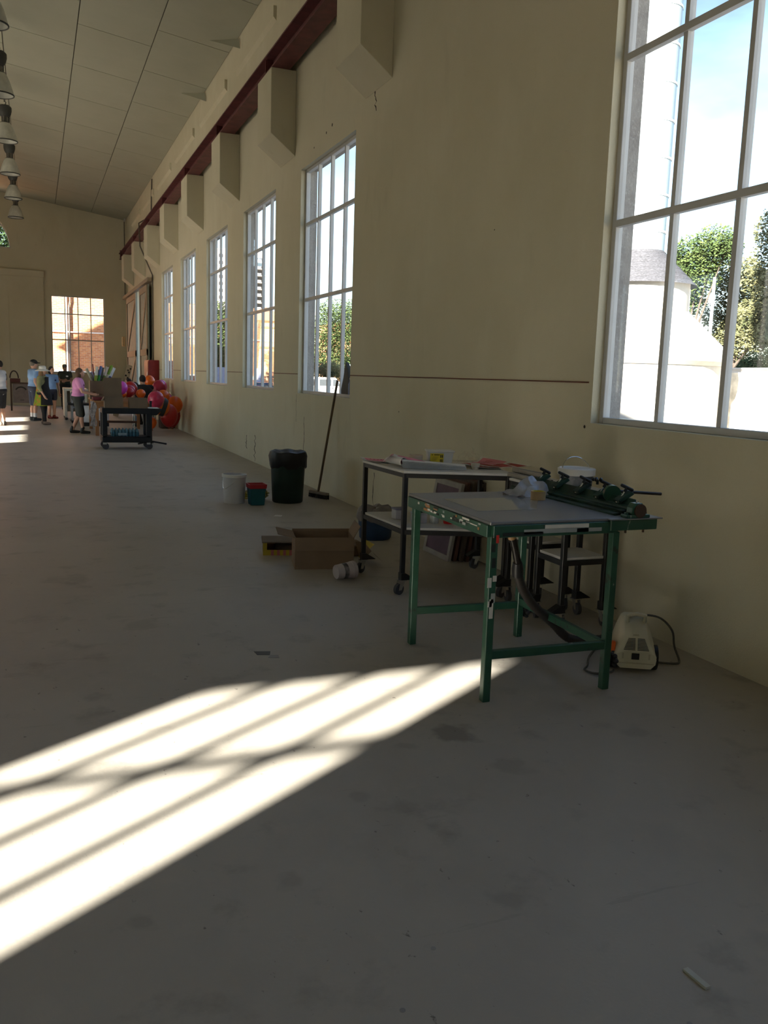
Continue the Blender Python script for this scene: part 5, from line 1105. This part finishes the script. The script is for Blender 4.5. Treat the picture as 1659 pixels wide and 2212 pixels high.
bl = [('orange', 'orange balloon on top beside the black shirted person', (3.10, 26.6, 1.28), (.16, .16, .18)), ('rose', 'deep rose balloon below the orange one against the wall', (3.30, 26.0, 1.08), (.20, .2, .26)), ('pink', 'pink balloon tucked against the wall behind the rose one', (3.48, 26.9, 1.12), (.17, .17, .22)), ('red', 'red balloon low between the rose balloon and the orange cluster', (3.40, 25.65, .80), (.24, .2, .22)),
      ('orange', 'orange balloon with black band facing the cart', (2.93, 22.55, .72), (.20, .2, .24)), ('orange', 'orange balloon on top of the wall cluster', (3.05, 23.2, .94), (.17, .17, .18)), ('pink', 'pink balloon peeking out of the orange wall cluster', (3.24, 23.9, .84), (.16, .16, .16)), ('orange', 'large orange balloon against the wall above the stool', (3.38, 23.55, .72), (.22, .2, .24)), ('red', 'large red balloon in front of the brown stool', (3.14, 22.85, .48), (.23, .2, .30)), ('red', 'large red balloon against the wall above the stool', (3.40, 24.1, .42), (.22, .2, .32)), ('orange', 'small orange balloon low behind the cart handle', (2.70, 22.7, .30), (.12, .12, .15)),
      ('rose', 'dark rose balloon with pale stripe beside the low box', (2.70, 22.25, .90), (.20, .2, .22)), ('red', 'red balloon between the two seated people', (2.40, 24.9, 1.05), (.19, .19, .20)), ('rose', 'dark rose balloon under the red one on the bench', (2.28, 24.4, 1.01), (.20, .2, .16)), ('magenta', 'magenta balloon behind the tall cardboard flap', (2.02, 23.2, 1.10), (.15, .15, .17)), ('orange', 'orange balloon under the magenta one on the bench', (2.04, 23.3, .945), (.12, .12, .10)), ('red', 'small red balloon on the bench beside the black haired person', (2.24, 23.7, .975), (.14, .14, .13)), ('orange', 'tan orange balloon in front of the jeans of the crouching person', (2.50, 23.3, .96), (.12, .12, .12))]
for k_, (kd_, lb_, c_, r_) in enumerate(bl): balloon(kd_, lb_, (c_[0] + (.04 if k_ == 11 else 0), c_[1] - (.06 if k_ == 11 else 0), c_[2] + (.045 if k_ >= 12 else 0)), r_)
ob = [o for o in bpy.data.objects if o.get('label') == 'orange balloon with black band facing the cart'][0]
q = MB(); V = []; Fc = []; wv = Vector((.92, 0, -.38)).normalized(); uv = Vector((0, 1, 0)); vv = wv.cross(uv)
for i in range(29):
    for b in (-.05, .22, .50):
        p_ = (uv * math.cos(2 * PI * i / 28) + vv * math.sin(2 * PI * i / 28)) * math.cos(b) + wv * math.sin(b); V.append((2.93 + p_.x * .206, 22.55 + p_.y * .206, .72 + p_.z * .246))
for i in range(28):
    for b in range(2): Fc.append((i * 3 + b, (i + 1) * 3 + b, (i + 1) * 3 + b + 1, i * 3 + b + 1))
q.add(V, Fc).build('black_band', mat('black strap', (.02, .025, .025), .6), ob, smooth=True)
# ---- chrome chairs behind the bench
for k, (x, y) in enumerate(((2.72, 25.6), (3.25, 28.0))):
    t = thing('chrome_chair', ('chrome legged chair behind the bench under the crouching person', 'chrome legged chair beside the wall behind the balloons')[k], 'chair', (x, y, 0))
    for sx in (-.18, .18):
        for sy in (-.18, .18): MB().cyl((x + sx, y + sy, 0), (x + sx * .9, y + sy * .9, .45), .018, n=8).build('leg', CHROME, t, smooth=True)
    MB().box(x - .2, x + .2, y - .2, y + .2, .52, .56).build('seat', mat('navy seat', (.02, .025, .08), .6), t, bevel=.015); MB().box(x - .2, x + .2, y + .18, y + .21, .55, .85).build('backrest', MATS['navy seat'], t, bevel=.012)
# ---- plywood offcuts propped by the door
t = thing('spotted_plank', 'pale plank with black spots propped by the sliding door', 'plank', (2.75, 31.2, 0)); MB().bar((2.5, 31.2, 0.02), (3.0, 31.2, 1.75), .18, .02, up=(0, 1, 0)).build('plank', mat('spotted plank', (.42, .35, .26), .8), t)
for (u, o) in ((.86, .03), (.8, -.04), (.9, -.02), (.93, .05), (.75, .04)): MB().ball((2.5 + .5 * u + o, 31.18, .02 + 1.73 * u), (.03, .012, .03), 8, 6).build('spot', KNOB, t)

# ================================================================== PEOPLE
def remesh(mb, name, m, parent, vox=.014, it=3):
    me = bpy.data.meshes.new(name); org = Vector(parent['_org'])
    me.from_pydata([tuple(Vector(p) - org) for p in mb.v], [], mb.f)
    bm = bmesh.new(); bm.from_mesh(me); bmesh.ops.recalc_face_normals(bm, faces=bm.faces); bm.to_mesh(me); bm.free()
    o = bpy.data.objects.new(name, me); COL.objects.link(o)
    r = o.modifiers.new('r', 'REMESH'); r.mode = 'VOXEL'; r.voxel_size = vox
    s_ = o.modifiers.new('s', 'SMOOTH'); s_.iterations = it; s_.factor = .5
    dg = bpy.context.evaluated_depsgraph_get(); dg.update()
    m2 = bpy.data.meshes.new_from_object(o.evaluated_get(dg)); m2.name = name
    o.modifiers.clear(); o.data = m2; bpy.data.meshes.remove(me)
    m2.materials.clear(); m2.materials.append(m)
    for p in m2.polygons: p.use_smooth = True
    o.parent = parent; o['_org'] = tuple(org)
    return o
SKIN = [mat('fair skin', (.48, .27, .19), .55, var=.06), mat('tanned skin', (.33, .18, .12), .55, var=.06)]
def person(label, x, y, face, h, skin, hairc, top, bottom, shoes, pose=None, girth=1.0, hair='short', sleeve='short', bottomlen=.5, extra=None, z=0.0):
    """face = heading in degrees, 0 = +x, 90 = +y; local axes: f forward, r right, u up"""
    t = thing('person', label, 'person', (x, y, z)); k = h / 1.67
    a = math.radians(face); Fv = Vector((math.cos(a), math.sin(a), 0)); Rv = Vector((math.sin(a), -math.cos(a), 0))
    def L(f, r, u): return Vector((x, y, z)) + (Fv * f + Rv * r) * k + Vector((0, 0, u * k))
    J = dict(pelvis=(0, 0, .93), waist=(0, 0, 1.06), chest=(0, 0, 1.24), neck=(0, 0, 1.40), head=(.02, 0, 1.55),
             shl=(0, -.175, 1.355), shr=(0, .175, 1.355), ell=(-.02, -.225, 1.08), elr=(-.02, .225, 1.08), wrl=(.05, -.23, .85), wrr=(.05, .23, .85),
             hil=(0, -.088, .88), hir=(0, .088, .88), knl=(.01, -.095, .47), knr=(.01, .095, .47), anl=(-.02, -.095, .085), anr=(-.02, .095, .085))
    if pose: J.update(pose)
    G = girth
    def P(n): return L(*J[n])
    Rk = lambda r: r * k
    def ell(mb, c, rf, rr, ru):
        q = MB(); q.ball((0, 0, 0), 1.0, 16, 12)
        V = [Vector(c) + Fv * (p[0] * rf * k) + Rv * (p[1] * rr * k) + Vector((0, 0, p[2] * ru * k)) for p in q.v]
        mb.add(V, q.f)
    def torso(mb, g=0.0, low=True):
        ell(mb, P('chest'), .115 * G + g, .165 * G + g, .19 + g); ell(mb, P('waist'), .11 * G + g, .145 * G + g, .17 + g)
        if low: ell(mb, P('pelvis'), .12 * G + g, .165 * G + g, .15 + g)
        mb.cap(P('shl'), P('shr'), Rk(.062 + g), Rk(.062 + g))
    body = MB(); torso(body)
    body.cap(P('chest'), P('neck'), Rk(.07), Rk(.052)); body.cap(P('neck'), P('head'), Rk(.05), Rk(.05))
    hd = P('head'); ell(body, hd, .098, .076, .118); ell(body, hd + Fv * (.03 * k) - Vector((0, 0, .055 * k)), .068, .056, .062)
    ell(body, hd + Fv * (.102 * k) - Vector((0, 0, .015 * k)), .022, .014, .024)
    for s_ in (-1, 1): ell(body, hd + Rv * (s_ * .076 * k) - Vector((0, 0, .005 * k)), .022, .01, .032)
    for s_ in 'lr':
        body.cap(P('sh' + s_), P('el' + s_), Rk(.052 * G ** .5), Rk(.040)); body.cap(P('el' + s_), P('wr' + s_), Rk(.039), Rk(.026))
        d = (P('wr' + s_) - P('el' + s_)).normalized(); w = P('wr' + s_); sd = d.cross(Fv if abs(d.dot(Fv)) < .85 else Vector((0, 0, 1))).normalized(); up_ = sd.cross(d)
        body.cap(w, w + d * Rk(.075), Rk(.026), Rk(.030)); body.cap(w + sd * Rk(.016), w + d * Rk(.08) + sd * Rk(.02), Rk(.02), Rk(.02)); body.cap(w - sd * Rk(.016), w + d * Rk(.08) - sd * Rk(.02), Rk(.02), Rk(.02))
        for i, (o, ln) in enumerate(((-.034, .058), (-.012, .072), (.011, .068), (.033, .052))):
            b0 = w + d * Rk(.085) + sd * Rk(o); b1 = b0 + d * Rk(ln * .55) + up_ * Rk(.006); b2 = b1 + d * Rk(ln * .4) + up_ * Rk(.022)
            body.cap(b0, b1, Rk(.0105), Rk(.010), 8); body.cap(b1, b2, Rk(.010), Rk(.009), 8)
        tb0 = w + d * Rk(.03) - sd * Rk(.028); body.cap(tb0, tb0 + d * Rk(.04) - sd * Rk(.03), Rk(.013), Rk(.011), 8)
        body.cap(P('hi' + s_), P('kn' + s_), Rk(.088 * G ** .7), Rk(.056)); kn, an = P('kn' + s_), P('an' + s_)
        body.cap(kn, kn + (an - kn) * .35 - Fv * Rk(.014), Rk(.054), Rk(.056)); body.cap(kn + (an - kn) * .35 - Fv * Rk(.014), an, Rk(.056), Rk(.036))
        toe = an + Fv * Rk(.14); toe.z = z + Rk(.03); body.cap(an - Fv * Rk(.03) - Vector((0, 0, Rk(.04))), toe, Rk(.036), Rk(.028))
    remesh(body, 'body', SKIN[skin], t, .0125)
    # hair
    if hair:
        q = MB(); ell(q, hd + Vector((0, 0, .028 * k)) - Fv * (.018 * k), .098, .086, .108)
        if hair == 'long':
            ell(q, hd - Fv * (.05 * k) - Vector((0, 0, .09 * k)), .07, .098, .15)
            for s_ in (-1, 1): ell(q, hd + Rv * (s_ * .07 * k) - Vector((0, 0, .11 * k)) + Fv * (.0 * k), .05, .035, .14)
        elif hair == 'bob':
            ell(q, hd - Fv * (.03 * k) - Vector((0, 0, .03 * k)), .085, .098, .115)
        remesh(q, 'hair', hairc, t, .013)
    for s_ in (-1, 1):
        q = MB(); ell(q, hd + Fv * (.088 * k) + Rv * (s_ * .03 * k) + Vector((0, 0, .012 * k)), .010, .012, .007); q.build('eye', KNOB, t, smooth=True)
    q = MB(); ell(q, hd + Fv * (.090 * k) - Vector((0, 0, .062 * k)), .010, .022, .006); q.build('mouth', mat('lips', (.30, .10, .09), .5), t, smooth=True)
    # shirt
    q = MB(); torso(q, .014, low=True)
    q.cap(P('chest') + Vector((0, 0, .08 * k)), P('neck') - Vector((0, 0, .02 * k)), Rk(.085), Rk(.066))
    sl = {'short': .55, 'none': .0, 'long': 1.0}[sleeve]
    sleeve_mb = MB()
    for s_ in 'lr':
        tgt = q if not (extra and 'sleeve' in extra) else sleeve_mb
        if sl: e_ = P('sh' + s_) + (P('el' + s_) - P('sh' + s_)) * min(1, sl); tgt.cap(P('sh' + s_), e_, Rk(.068 * G ** .5), Rk(.062))
        if sl >= 1: tgt.cap(P('el' + s_), P('el' + s_) + (P('wr' + s_) - P('el' + s_)) * .35, Rk(.058), Rk(.05))
    remesh(q, 'shirt', top, t, .014)
    if extra and 'sleeve' in extra: remesh(sleeve_mb, 'sleeves', extra['sleeve'], t, .014)
    # shorts / trousers / skirt
    q = MB(); ell(q, P('pelvis') - Vector((0, 0, .02 * k)), .125 * G + .016, .168 * G + .016, .13)
    for s_ in 'lr':
        kn = P('kn' + s_); hi = P('hi' + s_)
        if bottomlen <= 1:
            e_ = hi + (kn - hi) * bottomlen; q.cap(hi, e_, Rk(.106 * G ** .7), Rk(.092))
        else:
            q.cap(hi, kn, Rk(.10 * G ** .7), Rk(.072)); q.cap(kn, kn + (P('an' + s_) - kn) * .9, Rk(.07), Rk(.056))
    remesh(q, 'trousers' if bottomlen > 1 else 'shorts', bottom, t, .014)
    for s_ in 'lr':
        an = P('an' + s_); q = MB(); toe = an + Fv * Rk(.15); toe.z = z + Rk(.036); hl = an - Fv * Rk(.035); hl.z = z + Rk(.045)
        q.cap(hl, toe, Rk(.045), Rk(.036)); q.cap(hl + Vector((0, 0, Rk(.01))), an + Vector((0, 0, Rk(.01 if not (extra and extra.get('boots')) else .06))), Rk(.045), Rk(.046)); remesh(q, 'shoe', shoes, t, .012)
    t['_dbg'] = 0; del t['_dbg']
    return t, L, P, Fv, Rv, k, ell
def C(n, c, r=.85, **kw): return mat(n, c, r, **kw)
HB = C('brown hair', (.09, .05, .03)); HD = C('dark hair', (.018, .012, .01)); HR = C('sandy hair', (.20, .12, .06)); HG = C('grey hair', (.14, .12, .10))
BLUE = C('sky blue cotton', (.20, .32, .55), var=.08); PNK = C('pink cotton', (.62, .25, .47), var=.06); DKG = C('dark grey cotton', (.035, .038, .034)); BLKC = C('black cotton', (.014, .013, .014))
NAVY = C('navy cotton', (.03, .035, .06)); OLV = C('dark olive cotton', (.035, .04, .028)); WSH = C('white cotton', (.55, .54, .57), var=.05); BRS = C('dark brown sleeve', (.05, .03, .032))
SHB = C('black leather', (.015, .014, .013), .5); SHG = C('taupe leather', (.16, .12, .10), .6); SHR = C('red canvas', (.20, .03, .025), .7); SHT = C('dark trainer', (.04, .045, .05), .6)
# woman in pink at the bench, leaning forward with her hands on the case
pk_, L, P, Fv, Rv, k, ell = person('woman in pink t-shirt and dark grey shorts leaning over the work bench', .98, 23.05, -8, 1.63, 0, HB, PNK, DKG, SHB, hair='bob', bottomlen=.95, girth=1.22,
    pose=dict(pelvis=(-.02, 0, .93), waist=(-.01, 0, 1.06), chest=(.0, 0, 1.22), neck=(.01, 0, 1.385), head=(.045, 0, 1.52), shl=(.01, -.18, 1.34), shr=(.01, .18, 1.34), elr=(.11, .22, 1.06), wrr=(.36, .17, 1.0), ell=(.10, -.22, 1.06), wrl=(.34, -.16, 1.01), hil=(-.02, -.09, .88), hir=(-.02, .09, .88), knr=(.07, .10, .47), anr=(.10, .10, .085), knl=(.0, -.10, .47), anl=(-.17, -.10, .09)), extra=dict(boots=True))
q = MB(); ell(q, P('chest') + Fv * (.145 * k) + Rv * (.07 * k), .008, .04, .028); q.build('badge', C('purple badge', (.10, .03, .10)), pk_, smooth=True)
# woman with white hat and apron
hat_, L, P, Fv, Rv, k, ell = person('woman in white sun hat and black apron over a lime floral dress', .17, 26.55, -25, 1.60, 0, HR, C('olive cardigan', (.22, .21, .10), var=.1), C('black leggings', (.012, .012, .013)), SHG, hair='long', sleeve='long', bottomlen=1.4, girth=1.18,
    pose=dict(elr=(.02, .26, 1.08), wrr=(.14, .22, .86), anr=(.10, .10, .085), knr=(.06, .10, .47)))
FLOR = C('lime floral cotton', (.28, .42, .03), var=.3, scale=14, rgb2=(.55, .12, .05), cut=(.50, .62))
q = MB(); c_ = P('pelvis'); q.lathe([(.0, .20), (.15, .20), (.17, .05), (.20, -.12), (.25, -.36), (.24, -.36), (.0, -.30)], tuple(c_), 28); q.build('dress_skirt', FLOR, hat_, smooth=True)
q = MB()
ap = [(.44, .06), (.30, .12), (.18, .155), (.04, .19), (-.12, .22), (-.34, .25)]; V = []; Fc = []
for (dz, rr) in ap:
    for i in range(9):
        an = math.radians(-82 + 164 * i / 8) * (.45 if dz > .25 else .9); V.append(c_ + (Fv * math.cos(an) + Rv * math.sin(an)) * (max(rr, .15) + .022) + Vector((0, 0, dz)))
for i in range(len(ap) - 1):
    for j in range(8): Fc.append((i * 9 + j, i * 9 + j + 1, (i + 1) * 9 + j + 1, (i + 1) * 9 + j))
V2 = [v * 1.0 - Fv * .012 for v in V]; n_ = len(V); V += V2; Fc += [tuple(n_ + i for i in f[::-1]) for f in Fc]
q.add(V, Fc); q.build('apron', BLKC, hat_, smooth=True)
q = MB(); hc = P('head') + Vector((0, 0, .06)); q.lathe([(.0, .10), (.06, .097), (.095, .07), (.102, 0), (.13, -.012), (.20, -.045), (.195, -.055), (.12, -.02), (.09, -.02), (0, -.02)], tuple(hc), 28); q.build('sun_hat', C('white straw', (.66, .66, .64)), hat_, smooth=True)
# man in blue shirt and cap
cap_, L, P, Fv, Rv, k, ell = person('man in sky blue t-shirt, dark shorts and black cap', -.06, 28.45, 25, 1.80, 0, HG, BLUE, NAVY, SHT, bottomlen=.98, girth=1.12, pose=dict(elr=(-.07, .24, 1.08), wrr=(.02, .26, .86)))
q = MB(); ell(q, P('head') + Vector((0, 0, .06 * k)), .108, .093, .078); ell(q, P('head') + Vector((0, 0, .045 * k)) + Fv * (.13 * k), .07, .07, .012); remesh(q, 'cap', BLKC, cap_, .012)
for s_ in 'lr':
    q = MB(); q.cyl(P('an' + s_) + Vector((0, 0, .02)), P('an' + s_) + Vector((0, 0, .14)), .05, .052, 12); q.build('sock', WSH, cap_, smooth=True)
# woman in blue tee
bw_, L, P, Fv, Rv, k, ell = person('smiling woman in sky blue t-shirt, navy shorts and red shoes', .46, 29.6, -55, 1.62, 0, HD, BLUE, NAVY, SHR, hair='bob', bottomlen=.55, girth=1.0, pose=dict(ell=(.0, -.25, 1.08), wrl=(.04, -.26, .84)))
q = MB(); ell(q, P('chest') + Fv * (.128 * k) + Rv * (-.06 * k), .008, .035, .024); q.build('badge', C('navy badge', (.02, .03, .10)), bw_, smooth=True)
# man in dark clothes with folded arms
dk_, L, P, Fv, Rv, k, ell = person('man in dark olive shirt and cap standing with folded arms', 1.05, 36.0, -95, 1.72, 1, HD, OLV, BLKC, SHB, bottomlen=1.4, girth=1.15, pose=dict(elr=(.08, .24, 1.10), wrr=(.20, .02, 1.10), ell=(.08, -.24, 1.10), wrl=(.19, -.02, 1.06)))
q = MB(); ell(q, P('head') + Vector((0, 0, .06 * k)), .108, .093, .078); ell(q, P('head') + Vector((0, 0, .045 * k)) + Fv * (.12 * k), .07, .07, .012); remesh(q, 'cap', C('grey cap', (.16, .15, .14)), dk_, .012)
q = MB(); ell(q, P('chest') + Fv * (.135 * k) + Rv * (-.08 * k), .008, .045, .028); q.build('name_tag', PAPER, dk_)
# man at the edge with raglan shirt
lf_, L, P, Fv, Rv, k, ell = person('man in white shirt with dark raglan sleeves and black shorts', -0.90, 25.9, 150, 1.74, 0, HD, WSH, BLKC, SHG, bottomlen=.9, girth=1.15, pose=dict(elr=(-.02, .235, 1.08), wrr=(.06, .24, .85), ell=(-.02, -.235, 1.08)), extra=dict(sleeve=BRS))
# crouching person in black top and jeans
cr_, L, P, Fv, Rv, k, ell = person('person in black sleeveless top and jeans sitting bent among the balloons', 2.85, 25.45, 100, 1.80, 0, HD, BLKC, C('blue denim', (.10, .16, .26)), SHB, sleeve='none', bottomlen=1.4, girth=1.3,
    pose=dict(pelvis=(0, 0, .60), waist=(.03, 0, .74), chest=(.10, 0, .92), neck=(.18, 0, 1.09), head=(.24, 0, 1.23), shl=(.12, -.19, 1.04), shr=(.12, .19, 1.04), elr=(.16, .27, .80), wrr=(.36, .2, .72), ell=(.16, -.27, .80), wrl=(.36, -.2, .72), hil=(0, -.10, .56), hir=(0, .10, .56), knl=(.38, -.14, .50), knr=(.38, .14, .50), anl=(.36, -.14, .085), anr=(.36, .14, .085)))
# black haired person behind the bench
bh_, L, P, Fv, Rv, k, ell = person('black haired person in black bending down behind the work bench', 2.80, 26.9, 200, 1.70, 1, HD, BLKC, BLKC, SHB, hair='bob', bottomlen=1.4, girth=1.1,
    pose=dict(pelvis=(-.12, 0, .80), waist=(-.04, 0, .92), chest=(.10, 0, 1.03), neck=(.22, 0, 1.12), head=(.30, 0, 1.20), shl=(.12, -.18, 1.10), shr=(.12, .18, 1.10), elr=(.28, .24, .92), wrr=(.42, .2, .80), ell=(.28, -.24, .92), wrl=(.42, -.2, .80), hil=(-.12, -.09, .76), hir=(-.12, .09, .76), knl=(.06, -.10, .45), knr=(.06, .10, .45), anl=(-.04, -.10, .085), anr=(-.04, .10, .085)))
